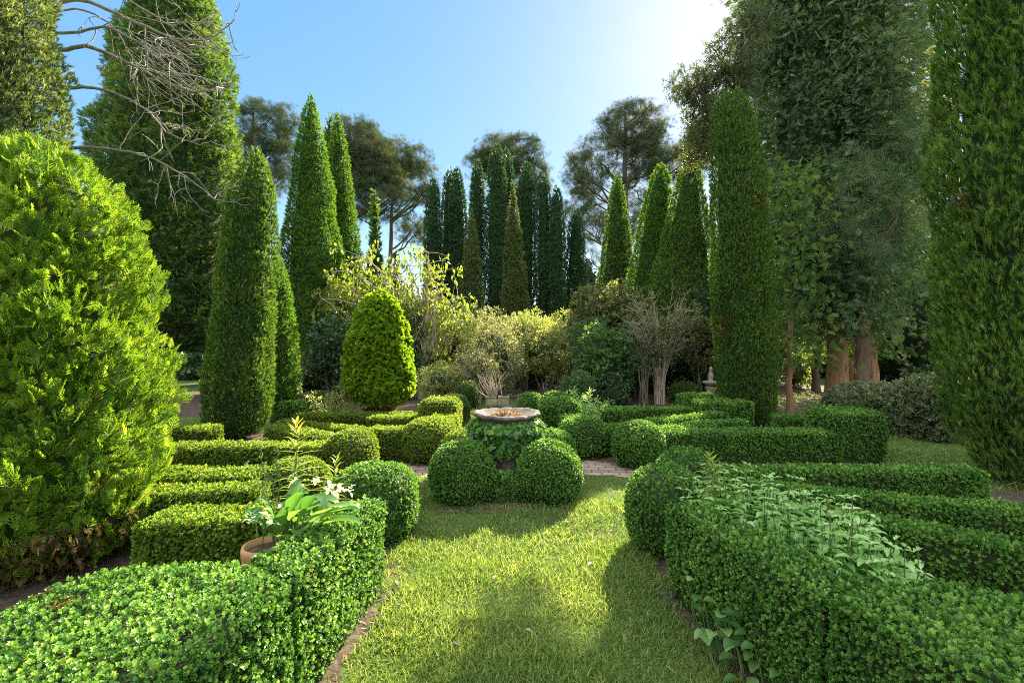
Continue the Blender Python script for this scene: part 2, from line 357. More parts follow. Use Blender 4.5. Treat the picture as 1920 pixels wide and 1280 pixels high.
def brick_mat():
    m, n, l, out = new_mat("brick_paving")
    tc = n.new("ShaderNodeTexCoord")
    bt = n.new("ShaderNodeTexBrick")
    for k, v in (("Scale", 1.0), ("Brick Width", 0.23), ("Row Height", 0.115), ("Mortar Size", 0.009), ("Bias", 0.0)): bt.inputs[k].default_value = v
    bt.inputs["Color1"].default_value = (0.26, 0.17, 0.12, 1); bt.inputs["Color2"].default_value = (0.36, 0.27, 0.20, 1); bt.inputs["Mortar"].default_value = (0.07, 0.07, 0.035, 1)
    l.new(tc.outputs["Object"], bt.inputs["Vector"])
    nz = n.new("ShaderNodeTexNoise"); nz.inputs["Scale"].default_value = 9; nz.inputs["Detail"].default_value = 6; l.new(tc.outputs["Object"], nz.inputs["Vector"])
    mx = n.new("ShaderNodeMix"); mx.data_type = 'RGBA'; mx.blend_type = 'OVERLAY'; mx.inputs["Factor"].default_value = 0.8
    l.new(bt.outputs["Color"], mx.inputs["A"]); l.new(nz.outputs["Fac"], mx.inputs["B"])
    p = n.new("ShaderNodeBsdfPrincipled"); p.inputs["Roughness"].default_value = 0.9; l.new(mx.outputs["Result"], p.inputs["Base Color"])
    b = n.new("ShaderNodeBump"); b.inputs["Strength"].default_value = 0.6; b.inputs["Distance"].default_value = 0.01; b.invert = True; l.new(bt.outputs["Fac"], b.inputs["Height"]); l.new(b.outputs[0], p.inputs["Normal"])
    l.new(p.outputs[0], out.inputs[0])
    return m
M['brick'] = brick_mat()

# ------------------------------------------------------------------ leaf and spray templates (z = growth direction, length 1)
def rhomb(base, d, side, L, W, fold=0.0, mid=0.45):
    base, d, side = (np.asarray(a, float) for a in (base, d, side))
    d = d / np.linalg.norm(d); side = side / np.linalg.norm(side)
    nrm = np.cross(d, side)
    return [base, base + d * L * mid + side * W / 2 + nrm * fold * W, base + d * L, base + d * L * mid - side * W / 2 + nrm * fold * W]

def tmpl(quads):
    V = np.array([v for q in quads for v in q], float)
    return V, np.arange(len(V)).reshape(-1, 4)

def t_sprig(n=7, tilt=44, L=0.60, W=0.42, seed=0):
    r = np.random.default_rng(seed); q = []
    for k in range(n):
        a = k * 2.4 + r.uniform(-.3, .3); t = math.radians(tilt * (1.25 - 0.75 * k / n) + r.uniform(-10, 10)); h = 0.10 + 0.42 * k / n
        d = (math.sin(t) * math.cos(a), math.sin(t) * math.sin(a), math.cos(t))
        q.append(rhomb((0, 0, h), d, (-math.sin(a), math.cos(a), 0), L * r.uniform(.8, 1.1), W, 0.18, 0.6))
    return tmpl(q)

def t_fan(pairs=5, ang=42, W=0.075, seed=0, curl=0.12, fat=1.0):
    """flat feathery frond, branchlets on both sides"""
    r = np.random.default_rng(seed); q = []
    q.append(rhomb((0, 0, 0), (0, 0, 1), (1, 0, 0), 1.0, W * 1.1 * fat))
    for k in range(pairs):
        z = 0.12 + 0.72 * k / pairs
        L = 0.55 * (1 - 0.75 * k / pairs)
        for s in (-1, 1):
            a = math.radians(ang + r.uniform(-8, 8)); y = curl * r.uniform(-1, 1)
            d = np.array((s * math.sin(a), y, math.cos(a))); d /= np.linalg.norm(d)
            b = np.array((0, 0, z + (0.04 if s > 0 else 0)))
            q.append(rhomb(b, d, (0.8, 0.5 * s, -0.3 * s), L, W * fat))
            if L > 0.22:
                for s2 in (-1, 1):
                    d2 = d + np.array((0.0, 0.3 * r.uniform(-1, 1), 0)) + np.array((s2 * 0.6 * d[2], 0, -s2 * 0.6 * d[0] * 0.8))
                    q.append(rhomb(b + d * L * 0.42, d2, (0.7, 0.6, 0.1), L * 0.48, W * 0.9 * fat))
    return tmpl(q)

def t_plume(n=14, spread=21, W=0.068, seed=0):
    """upright tuft of scale-leaved twigs"""
    r = np.random.default_rng(seed); q = []
    for k in range(n):
        a = k * 2.4; t = math.radians(spread * r.uniform(0.2, 1.3)); h = r.uniform(0, 0.35)
        d = (math.sin(t) * math.cos(a), math.sin(t) * math.sin(a), math.cos(t))
        q.append(rhomb((0, 0, h), d, (-math.sin(a), math.cos(a), r.uniform(-.5, .5)), r.uniform(.5, .8), W, 0.1))
    return tmpl(q)

def t_needles(n=16, spread=75, W=0.035, seed=0):
    r = np.random.default_rng(seed); q = []
    for k in range(n):
        a = k * 2.4; t = math.radians(spread * math.sqrt((k + .5) / n)); h = r.uniform(0, 0.15)
        d = (math.sin(t) * math.cos(a), math.sin(t) * math.sin(a), math.cos(t))
        q.append(rhomb((0, 0, h), d, (-math.sin(a), math.cos(a), r.uniform(-.6, .6)), r.uniform(.7, 1.0), W))
    return tmpl(q)

def t_cluster(n=6, W=0.42, L=0.75, seed=0, hang=0.0):
    r = np.random.default_rng(seed); q = []
    for k in range(n):
        d = unit(r.normal(size=3) + np.array((0, 0, 0.6))); s = np.cross(d, r.normal(size=3))
        b = r.normal(size=3) * 0.22
        q.append(rhomb(b, d, s, L * r.uniform(.7, 1.1), W * r.uniform(.8, 1.2), 0.15))
    return tmpl(q)

def t_leaf(W=0.5, cup=0.12, droop=0.15):
    z = [0, 0.22, 0.5, 0.8, 1.0]; w = [0.05, 0.42, 0.5, 0.28, 0.02]
    V = []; 
    for a, b in zip(z, w):
        for s in (-1, 0, 1): V.append((s * b * W, (cup * b if s else 0) - droop * a * a, a))
    Fc = []
    for i in range(4):
        for j in range(2): Fc.append([i * 3 + j, i * 3 + j + 1, i * 3 + j + 4, i * 3 + j + 3])
    return np.array(V, float), np.array(Fc)

def t_ivy():
    pts = [(0, 0), (.32, -.12), (.62, .18), (.36, .42), (.30, .78), (0, 1.05), (-.30, .78), (-.36, .42), (-.62, .18), (-.32, -.12)]
    V = [(0, .06, .38)] + [(x, 0.0, z) for x, z in pts]
    Fc = [[0, 1 + i, 1 + (i + 1) % 10] for i in range(10)]
    return np.array(V, float), np.array(Fc)

def t_blade():
    V = np.array([(-.5, 0, 0), (.5, 0, 0), (-.42, .08, .5), (.42, .08, .5), (-.05, .34, 1), (.05, .34, 1)], float)
    V[:, 0] *= 0.12
    return V, np.array([[0, 1, 3, 2], [2, 3, 5, 4]])

T_SPRIG = [t_sprig(7, seed=s) for s in range(3)]
T_SPRIG_S = [t_sprig(5, L=0.7, W=0.46, seed=s + 5) for s in range(2)]
T_FAN = [t_fan(seed=s) for s in range(3)]
T_FAN_S = [t_fan(3, W=0.13, seed=s + 9) for s in range(2)]
T_PLUME = [t_plume(seed=s) for s in range(3)]
T_PLUME_S = [t_plume(9, 24, 0.12, seed=s + 3) for s in range(2)]
T_NEEDLE = [t_needles(seed=s) for s in range(2)]
T_NEEDLE_L = [t_needles(20, 80, 0.022, seed=s + 4) for s in range(2)]
T_CLUST = [t_cluster(seed=s) for s in range(3)]
T_CLUST_NARROW = [t_cluster(7, W=0.2, L=0.9, seed=s + 7) for s in range(3)]
T_LEAF, T_IVY, T_BLADE = t_leaf(), t_ivy(), t_blade()

def spread(mb, tms, P, D, S, rng, mat=0, hint=None, rnd=None):
    S = np.broadcast_to(np.asarray(S, float), (len(P),))
    pick = rng.integers(0, len(tms), len(P))
    for k, t in enumerate(tms):
        w = pick == k
        mb.inst(t, P[w], D[w], S[w], rng, mat, None if rnd is None else rnd[w], None if hint is None else hint[w])

# ------------------------------------------------------------------ builders: clipped box
HEDGES = []        # footprints, for thinning the grass beside them
def in_poly(P, poly):
    x, y = P[:, 0], P[:, 1]; ins = np.zeros(len(P), bool); n = len(poly)
    for i in range(n):
        x1, y1 = poly[i]; x2, y2 = poly[(i + 1) % n]
        c = ((y1 > y) != (y2 > y)) & (x < (x2 - x1) * (y - y1) / (y2 - y1 + 1e-12) + x1)
        ins ^= c
    return ins

def edge_info(P, poly):
    best = np.full(len(P), 1e9); nx = np.zeros((len(P), 2)); n = len(poly)
    for i in range(n):
        a = np.array(poly[i], float); b = np.array(poly[(i + 1) % n], float)
        ab = b - a; t = np.clip(((P - a) @ ab) / (ab @ ab), 0, 1)
        q = a + t[:, None] * ab; d = np.linalg.norm(P - q, axis=1)
        nrm = np.array((ab[1], -ab[0])) / np.linalg.norm(ab)
        w = d < best; best[w] = d[w]; nx[w] = nrm
    return best, nx

def ccw(poly):
    a = sum(poly[i][0] * poly[(i + 1) % len(poly)][1] - poly[(i + 1) % len(poly)][0] * poly[i][1] for i in range(len(poly)))
    return list(poly) if a > 0 else list(poly)[::-1]

def inset(poly, d):
    p = np.array(poly, float); n = len(p); out = []
    for i in range(n):
        e1 = unit(p[i] - p[i - 1]); e2 = unit(p[(i + 1) % n] - p[i])
        n1 = np.array((-e1[1], e1[0])); n2 = np.array((-e2[1], e2[0]))
        b = unit(n1 + n2); out.append(p[i] + b * d / max(0.5, b @ n1))
    return np.array(out)

def ribbon(pts, w):
    p = np.array(pts, float); t = unit(np.gradient(p, axis=0)); nrm = np.stack([-t[:, 1], t[:, 0]], 1)
    return [tuple(a) for a in p + nrm * w / 2] + [tuple(a) for a in (p - nrm * w / 2)[::-1]]

def hedge(label, poly, h, s, mat='box', seed=0, rnd_edge=0.035, name='box_hedge', dens=3.0, group='low clipped box hedges of the parterre'):
    rng = np.random.default_rng(seed + 100)
    poly = ccw(poly); HEDGES.append(poly)
    p = np.array(poly); mb = MB()
    # top
    lo, hi = p.min(0), p.max(0); area = np.prod(hi - lo); nt_ = int(area * dens / s ** 2)
    Q = lo + rng.random((nt_, 2)) * (hi - lo); Q = Q[in_poly(Q, poly)]
    d, nx = edge_info(Q, poly)
    r = rnd_edge; e = np.clip(r - d, 0, r)
    z = h - (r - np.sqrt(np.maximum(r * r - e * e, 0)))
    N = np.concatenate([nx * (e / r)[:, None], np.sqrt(np.maximum(1 - (e / r) ** 2, 0))[:, None]], 1)
    P = np.concatenate([Q, z[:, None]], 1)
    # sides
    for i in range(len(p)):
        a, b = p[i], p[(i + 1) % len(p)]; L = np.linalg.norm(b - a); ns = int(L * h * dens * 0.95 / s ** 2)
        t = rng.random(ns); zz = rng.random(ns) ** 0.9 * (h - r * 0.5)
        nn = np.array((b - a)[::-1] * (1, -1)) / L
        P = np.vstack([P, np.column_stack([a + t[:, None] * (b - a) - nn * 0.04 * np.clip(1 - zz / h * 2.5, 0, 1)[:, None], zz])])
        N = np.vstack([N, np.tile((nn[0], nn[1], 0.12), (ns, 1))])
    N = unit(N)
    u = (vnoise(P, 0.30, seed) - 0.5) * 0.026 + (vnoise(P, 0.10, seed + 1) - 0.5) * 0.018
    P = P + N * (u + rng.normal(size=len(P)) * 0.006 - rng.random(len(P)) ** 2.5 * 0.035)[:, None] * (0.55 + s * 14)
    keep = (vnoise(P, 0.14, seed + 2) > 0.22) | (rng.random(len(P)) < 0.5)
    low = P[:, 2] < 0.10
    keep &= ~low | (rng.random(len(P)) < 0.55)
    P, N = P[keep], N[keep]
    D = unit(N + rng.normal(size=P.shape) * 0.42 + (0, 0, 0.25))
    tm = T_SPRIG if s < 0.045 else T_SPRIG_S
    spread(mb, tm, P - D * s * 0.5, D, s * rng.uniform(.75, 1.3, len(P)), rng, 0, rnd=np.clip(rng.normal(.45, .26, len(P)), 0, 1))
    # a few shoots that have grown out since the last clipping
    top = N[:, 2] > 0.8
    w = top & (rng.random(len(P)) < 0.012)
    spread(mb, tm, P[w], unit(np.column_stack([rng.normal(size=(w.sum(), 2)) * .25, np.ones(w.sum())])), s * 1.5, rng, 0, rnd=rng.uniform(.6, 1, w.sum()))
    # twiggy heart
    ins = inset(poly, min(0.05, 0.5 * s + 0.03)); n = len(ins); hc = h - 0.045
    V = np.vstack([np.column_stack([ins, np.full(n, 0.0)]), np.column_stack([ins, np.full(n, hc)])])
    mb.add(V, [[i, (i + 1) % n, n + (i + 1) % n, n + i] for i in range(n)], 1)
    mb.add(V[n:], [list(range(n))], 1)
    return tag(mb.build(name, [M[mat], M['twig']]), label, 'hedge', group)

def ball(label, x, y, r, h, s, mat='box', seed=0, sq=2.4, sqz=2.4, dens=2.9, ry=None, name='box_ball', group='clipped box balls', cat='topiary ball'):
    rng = np.random.default_rng(seed + 500); mb = MB(); ry = ry or r
    def surf(u, k=1.0):
        rho = np.sqrt((np.abs(u[:, 0]) / r) ** sq + (np.abs(u[:, 1]) / ry) ** sq + 1e-12) ** (2 / sq) if sq != 2 else np.hypot(u[:, 0] / r, u[:, 1] / ry)
        rz = h * 0.56; t = (rho ** sqz + (np.abs(u[:, 2]) / rz) ** sqz) ** (-1 / sqz)
        return u * t[:, None] * k + (0, 0, h - rz)
    n = int((4 * math.pi * r * max(h * .5, r)) * dens / s ** 2)
    U = unit(rng.normal(size=(n, 3)))
    P = surf(U); N = unit(np.column_stack([P[:, 0] / r ** 2, P[:, 1] / ry ** 2, (P[:, 2] - h * .44) / (h * .56) ** 2]))
    o = np.array((x, y, 0))
    w = P[:, 2] > 0.02; P, N = P[w] + o, N[w]
    u = (vnoise(P, 0.30, seed) - 0.5) * 0.030 + (vnoise(P, 0.11, seed + 1) - 0.5) * 0.020
    P = P + N * (u + rng.normal(size=len(P)) * 0.006 - rng.random(len(P)) ** 2.5 * 0.035)[:, None] * (0.55 + s * 14)
    keep = (vnoise(P, 0.13, seed + 2) > 0.2) | (rng.random(len(P)) < 0.5)
    keep &= (P[:, 2] > 0.12) | (rng.random(len(P)) < 0.6)
    P, N = P[keep], N[keep]
    D = unit(N + rng.normal(size=P.shape) * 0.42 + (0, 0, 0.2))
    tm = T_SPRIG if s < 0.045 else T_SPRIG_S
    spread(mb, tm, P - D * s * 0.5, D, s * rng.uniform(.75, 1.3, len(P)), rng, 0, rnd=np.clip(rng.normal(.45, .22, len(P)), 0, 1))
    a, b = 24, 14
    th = np.arange(a) * 2 * math.pi / a; ph = np.linspace(-math.pi / 2, math.pi / 2, b)
    Ug = np.array([(math.cos(p_) * math.cos(t), math.cos(p_) * math.sin(t), math.sin(p_)) for p_ in ph for t in th])
    V = surf(Ug, 1.0 - 0.045 / r * (0.7 + s * 8)); V[:, 2] = np.maximum(V[:, 2], 0.0)
    mb.add(V + o, [[i * a + j, i * a + (j + 1) % a, (i + 1) * a + (j + 1) % a, (i + 1) * a + j] for i in range(b - 1) for j in range(a)], 1)
    return tag(mb.build(name, [M[mat], M['twig']]), label, cat, group)

# ------------------------------------------------------------------ builders: conifers
def lathe_core(prof_r, z0, z1, x, y, k, seed, lean, amp, lscale, n=20, m=26):
    zs = np.linspace(z0, z1, m); th = np.arange(n) * 2 * math.pi / n
    f = (zs - z0) / (z1 - z0)
    V = []
    for zi, fi in zip(zs, f):
        r = prof_r(fi) * k
        V.append(np.column_stack([r * np.cos(th), r * np.sin(th), np.full(n, zi)]))
    V = np.vstack(V); N = unit(V * (1, 1, 0) + 1e-6)
    nz = (vnoise((V / (k, k, 1) + (x, y, 0)) * (1, 1, .7), lscale, seed) - .5) * 2
    V = V + N * (nz * amp * np.hypot(V[:, 0], V[:, 1]))[:, None]
    ff = (V[:, 2] - z0) / (z1 - z0)
    V = V + np.column_stack([lean[0] * ff + x, lean[1] * ff + y, np.zeros(len(V))])
    Fc = [[i * n + j, i * n + (j + 1) % n, (i + 1) * n + (j + 1) % n, (i + 1) * n + j] for i in range(m - 1) for j in range(n)]
    return V, np.array(Fc)

def conifer(name, label, cat, x, y, z0, z1, prof, s, mat, seed, tms=None, out=0.6, up=0.8, jit=0.3, dens=3.2, amp=0.10, lscale=0.55, lean=(0, 0),
            trunk=0.12, group=None, back=0.4, bark='bark', core='inner', ck=0.70, deep=0.30, tuft=0.0, base=None):
    """dense clipped or columnar conifer: a lumpy profile covered with frond sprays"""
    rng = np.random.default_rng(seed + 900)
    fz = np.array([p[0] for p in prof]); fr = np.array([p[1] for p in prof])
    pr = lambda f: np.interp(f, fz, fr)
    hgt = z1 - z0
    area = 2 * math.pi * np.mean(pr(np.linspace(0, 1, 60))) * hgt
    n = int(area * dens * 2.1 / s ** 2)
    ff = rng.random(n * 3); ff = ff[rng.random(len(ff)) < pr(ff) / fr.max()][:n]; n = len(ff)
    th = rng.random(n) * 2 * math.pi
    # fewer sprays on the side turned away from the garden
    cdir = -np.array((x, y)) / math.hypot(x, y)
    facing = np.cos(th) * cdir[0] + np.sin(th) * cdir[1]
    w = (facing > -0.25) | (rng.random(n) < back); ff, th = ff[w], th[w]; n = len(ff)
    N = np.column_stack([np.cos(th), np.sin(th), np.zeros(n)])
    r = pr(ff)
    Q = np.column_stack([r * N[:, 0] + x, r * N[:, 1] + y, z0 + ff * hgt])
    nz = (vnoise(Q * (1, 1, .7), lscale, seed) - .5) * 2
    n2 = (vnoise(Q * (1, 1, .7), lscale * .4, seed + 1) - .5) * 2
    rr = r * (1 + amp * nz + amp * .8 * n2) * (1 - deep * rng.random(n) ** 2.2)
    P = np.column_stack([rr * N[:, 0] + x + lean[0] * ff, rr * N[:, 1] + y + lean[1] * ff, Q[:, 2] + rng.normal(size=n) * s * .2])
    gap = (vnoise(Q, lscale * .55, seed + 5) > 0.17) | (rng.random(n) < .35)
    P, N, ff = P[gap], N[gap], ff[gap]; n = len(P)
    D = unit(N * out + np.array((0, 0, up)) + rng.normal(size=(n, 3)) * jit)
    D[ff > .97] = unit(D[ff > .97] + (0, 0, 1.0))
    rnd = np.clip(rng.normal(.42, .2, n) + 0.0, 0, 1)
    base = base or (x, y, 0.0)
    root = thing(name, base, label, cat, group)
    mb = MB()
    spread(mb, tms or T_PLUME, P - D * s * .35, D, s * rng.uniform(.65, 1.35, n), rng, 0, rnd=rnd)
    if ck:
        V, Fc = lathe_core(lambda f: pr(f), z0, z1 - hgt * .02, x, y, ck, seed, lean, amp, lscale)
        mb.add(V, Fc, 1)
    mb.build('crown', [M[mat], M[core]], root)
    if trunk:
        tb = MB(); top = z0 + hgt * .3
        zz = np.linspace(base[2] - .05, top, 8)
        f = np.clip((zz - z0) / hgt, 0, 1)
        tb.tube(np.column_stack([x + lean[0] * f, y + lean[1] * f, zz]), np.linspace(trunk * 1.25, trunk * .7, 8), 10)
        tb.build('trunk', M[bark], root)
    return root

def column(r, shape='col'):
    if shape == 'col': return [(0, r * .62), (.06, r * .92), (.25, r), (.6, r * .92), (.82, r * .72), (.93, r * .46), (1, r * .08)]
    if shape == 'round': return [(0, r * .7), (.08, r), (.4, r), (.75, r * .82), (.92, r * .5), (1, r * .1)]
    if shape == 'cone': return [(0, r * .8), (.08, r), (.3, r * .82), (.55, r * .54), (.8, r * .30), (.93, r * .16), (1, r * .02)]
    if shape == 'bullet': return [(0, r * .8), (.1, r), (.35, r * .96), (.6, r * .78), (.82, r * .5), (.94, r * .28), (1, r * .05)]

# ------------------------------------------------------------------ builders: open trees and shrubs
def curve(a, b, bend, k=6, rng=None, wob=0.0):
    a, b, bend = np.array(a, float), np.array(b, float), np.array(bend, float)
    t = np.linspace(0, 1, k)[:, None]
    p = a + (b - a) * t + bend * (4 * t * (1 - t))
    if rng is not None and wob: p[1:-1] += rng.normal(size=(k - 2, 3)) * wob
    return p

def open_tree(name, label, cat, base, top, r0, env, n_limb, n_tip, tms, per, crad, s, mat, bark, seed, group=None, flat=1.0, sag=-0.06, tr=0.5, leafdir=(0, 0, 0.5), start=0.3, twigs=0.012, bow=(0, 0, 0)):
    """trunk, limbs reaching into envelopes, foliage tufts round the twig ends; env = [((cx,cy,cz),(rx,ry,rz),weight)...]"""
    rng = np.random.default_rng(seed + 1300)
    base, top = np.array(base, float), np.array(top, float)
    root = thing(name, base, label, cat, group)
    wb = MB()
    tp = curve(base - (0, 0, .1), top, bow, 10, rng, r0 * .25)
    wb.tube(tp, np.linspace(r0, r0 * .28, 10), 9)
    wts = np.array([e[2] for e in env], float); wts /= wts.sum()
    def sample(n, lo):
        k = rng.choice(len(env), n, p=wts)
        U = unit(rng.normal(size=(n, 3))) * (lo + (1 - lo) * rng.random((n, 1)) ** .5)
        return np.array([env[i][0] for i in k]) + U * np.array([env[i][1] for i in k])
    L = sample(n_limb, .45)
    limbs = []
    for q in L:
        hd = np.linalg.norm((q - base)[:2])
        zt = np.clip(q[2] - hd * tr, base[2] + (top[2] - base[2]) * start, top[2] * .98)
        f = (zt - base[2]) / (top[2] - base[2]); i = f * 9; a = tp[min(int(i), 8)] * (1 - i % 1) + tp[min(int(i) + 1, 9)] * (i % 1)
        c = curve(a, q, (0, 0, sag * np.linalg.norm(q - a)), 7, rng, 0.02 * np.linalg.norm(q - a))
        rr = r0 * .34 * min(1, .35 + np.linalg.norm(q - a) / (np.linalg.norm(top - base) * .5))
        wb.tube(c, np.linspace(rr, rr * .3, 7), 5); limbs.append(c)
    allp = np.array([c[k] for c in limbs for k in (3, 4, 5, 6)])
    Tt = sample(n_tip, .35)
    for q in Tt:
        a = allp[np.argmin(np.linalg.norm(allp - q, axis=1) + rng.random(len(allp)) * .3)]
        d = np.linalg.norm(q - a)
        wb.tube(curve(a, q, (0, 0, sag * d), 4, rng, .03 * d), np.linspace(max(twigs, r0 * .07), twigs * .6, 4), 4)
    wb.build('trunk', M[bark], root)
    # foliage
    C = np.repeat(Tt, per, 0)
    P = C + rng.normal(size=C.shape) * crad * np.array((1, 1, flat)) * .55
    D = unit((P - C) / crad + np.array(leafdir) + rng.normal(size=P.shape) * .45)
    fb = MB()
    spread(fb, tms, P, D, s * rng.uniform(.7, 1.3, len(P)), rng, 0, rnd=np.clip(np.repeat(rng.normal(.42, .18, len(Tt)), per) + rng.normal(size=len(P)) * .12, 0, 1))
    fb.build('crown', M[mat], root)
    return root

def shrub(label, c, rad, s, mat, seed, tms=None, dens=2.2, stems=5, bark='bark', amp=.34, lsc=.42, gap=.30, z0=None, name='shrub', cat='shrub', group=None, core=.5, coremat='inner', up=.35, back=.5, twig=24):
    """rounded shrub: leaf clusters through the outer part of a lumpy ellipsoid, on visible stems"""
    rng = np.random.default_rng(seed + 2000)
    c = np.array(c, float); rad = np.array(rad, float)
    root = thing(name, (c[0], c[1], 0), label, cat, group)
    area = 4 * math.pi * (rad.prod() ** (2 / 3))
    n = int(area * dens / s ** 2)
    U = unit(rng.normal(size=(n, 3)))
    cd = unit(np.array((-c[0], -c[1], 0.0)))
    w = (U @ cd > -.3) | (rng.random(n) < back); U = U[w]; n = len(U)
    Q = c + U * rad
    k = 1 + amp * 2 * (vnoise(Q, lsc, seed) - .5) + amp * (vnoise(Q, lsc * .4, seed + 1) - .5)
    k *= 1 - .38 * rng.random(n) ** 1.6
    P = c + U * rad * k[:, None]
    kp = ((vnoise(P, lsc * .5, seed + 4) > gap) | (rng.random(n) < .2)) & (P[:, 2] > (0.02 if z0 is None else z0))
    P, U = P[kp], U[kp]
    D = unit(U + (0, 0, up) + rng.normal(size=P.shape) * .55)
    mb = MB()
    spread(mb, tms or T_CLUST, P, D, s * rng.uniform(.7, 1.3, len(P)), rng, 0, rnd=np.clip(rng.normal(.42, .24, len(P)), 0, 1))
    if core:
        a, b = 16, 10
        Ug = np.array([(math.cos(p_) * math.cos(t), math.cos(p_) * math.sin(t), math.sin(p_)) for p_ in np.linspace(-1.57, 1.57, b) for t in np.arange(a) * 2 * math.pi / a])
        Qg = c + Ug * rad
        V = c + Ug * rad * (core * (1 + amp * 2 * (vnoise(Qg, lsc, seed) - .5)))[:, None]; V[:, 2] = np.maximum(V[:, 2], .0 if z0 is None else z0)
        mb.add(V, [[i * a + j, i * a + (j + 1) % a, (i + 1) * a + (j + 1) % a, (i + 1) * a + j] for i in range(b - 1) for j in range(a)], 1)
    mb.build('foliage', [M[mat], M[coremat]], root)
    if stems or twig:
        sb = MB()
        for i in range(stems):
            a = rng.random() * 6.28; q = c + np.array((math.cos(a), math.sin(a), .2)) * rad * .7
            sb.tube(curve((c[0] + math.cos(a) * .12 * rad[0], c[1] + math.sin(a) * .12 * rad[1], -.02), q, (0, 0, .1 * rad[2]), 6, rng, .03), np.linspace(.03, .012, 6) * (0.7 + rad[2] * .4), 5)
        if twig and len(P):
            for i in rng.choice(len(P), min(twig, len(P)), replace=False):
                a = c + (P[i] - c) * .45; sb.tube(curve(a, P[i] + (P[i] - c) * .10, rng.normal(size=3) * .06, 4), np.linspace(.010, .004, 4), 3)
        sb.build('stems', M[bark], root)
    return root

# ================================================================== THE SETTING
g = MB(); g.add([(-150, -60, 0), (150, -60, 0), (150, 200, 0), (-150, 200, 0)], [[0, 1, 2, 3]])
tag(g.build('ground', M['ground']), kind='structure')

def sheet(name, poly, z, mat, seed=0, n_sub=6, wob=0.05):
    """flat sheet with an uneven outline"""
    rng = np.random.default_rng(seed); p = ccw(poly); out = []
    for i in range(len(p)):
        a, b = np.array(p[i]), np.array(p[(i + 1) % len(p)])
        for k in range(n_sub): out.append(a + (b - a) * k / n_sub + rng.normal(size=2) * wob)
    m = MB(); m.add([(q[0], q[1], z) for q in out], [list(range(len(out)))])
    return tag(m.build(name, mat), kind='structure')

sheet('soil_bed', [(-0.80, 3.45), (-0.86, 2.4), (-1.0, 1.2), (-4.2, 1.2), (-4.6, 5.2), (-1.6, 5.2), (-0.9, 4.5)], 0.004, M['soil'], 1)
sheet('soil_bed', [(0.88, 3.6), (0.98, 2.8), (1.14, 2.2), (1.35, 1.2), (5.0, 1.2), (6.5, 5.6), (2.0, 5.3), (1.4, 4.6)], 0.004, M['soil'], 2)
sheet('soil_bed', [(-5.0, 5.6), (-1.7, 5.7), (-1.1, 7.0), (-1.1, 10.5), (-6.0, 11.0)], 0.004, M['soil'], 3)
sheet('soil_bed', [(1.6, 6.3), (4.9, 6.4), (5.4, 9.5), (0.9, 9.8), (0.8, 7.4)], 0.004, M['soil'], 4)
sheet('soil_bed', [(-0.75, 4.75), (0.62, 4.75), (0.75, 5.6), (0.55, 6.35), (-0.7, 6.35), (-0.9, 5.6)], 0.004, M['soil'], 5, wob=0.03)
sheet('soil_bed', [(-9.0, 10.8), (9.5, 10.4), (14.0, 26.0), (-14.0, 26.0)], 0.004, M['soil'], 6, wob=0.15)
sheet('brick_path', [(0.75, 6.15), (1.6, 5.95), (1.75, 6.55), (1.1, 6.85), (0.8, 6.6)], 0.008, M['brick'], 7, 5, .02)
sheet('brick_path', [(-1.0, 6.05), (-1.75, 5.95), (-1.85, 6.55), (-1.2, 6.75), (-1.0, 6.5)], 0.008, M['brick'], 8, 5, .02)

# ================================================================== CLIPPED BOX
# near left: a wide block that runs on into an arm along the lawn
hedge("broad clipped box hedge filling the bottom left corner",
      [(-0.96, 2.10), (-0.98, 1.85), (-1.06, 1.45), (-1.12, .95), (-2.15, .95), (-1.98, 1.8), (-1.96, 2.08), (-1.75, 2.24), (-1.34, 2.32), (-1.10, 2.20)], .655, .025, 'box', 1, .03)
hedge("narrow hedge arm running along the lawn from the bottom left hedge to a mound",
      [(-0.85, 3.22), (-0.955, 2.14), (-1.10, 2.24), (-1.30, 2.36), (-1.12, 2.9), (-1.06, 3.22)], .645, .025, 'box', 48, .03)
hedge("hedge arm beside the herbs, between a tall mound and the bottom right block",
      [(1.03, 3.22), (1.12, 2.75), (1.30, 2.03), (1.62, 2.16), (1.40, 2.75), (1.28, 3.22)], .63, .025, 'box', 2, .03)
hedge("broad clipped box hedge block filling the bottom right corner",
      [(1.315, 1.985), (1.34, 1.90), (1.41, 1.74), (1.49, 1.48), (1.58, .95), (3.0, .95), (2.16, 1.98), (1.90, 2.15), (1.66, 2.12)], .65, .025, 'box', 49, .03)
ball("tall clipped box mound at the far end of the bottom left hedge", -1.20, 4.2, .36, .62, 0.027, 'box', 3, 2.3, 3.0)
ball("tall clipped box mound at the far end of the bottom right hedge", 1.26, 3.95, .315, .68, 0.027, 'box', 4, 2.3, 2.6)
ball("box mound just behind the mound that ends the bottom right hedge", 1.72, 4.75, .29, .64, 0.030, 'box', 5)
ball("small sunlit box mound behind the lilies and broad leaves", -2.12, 4.75, .31, .54, 0.030, 'box_sun', 6)
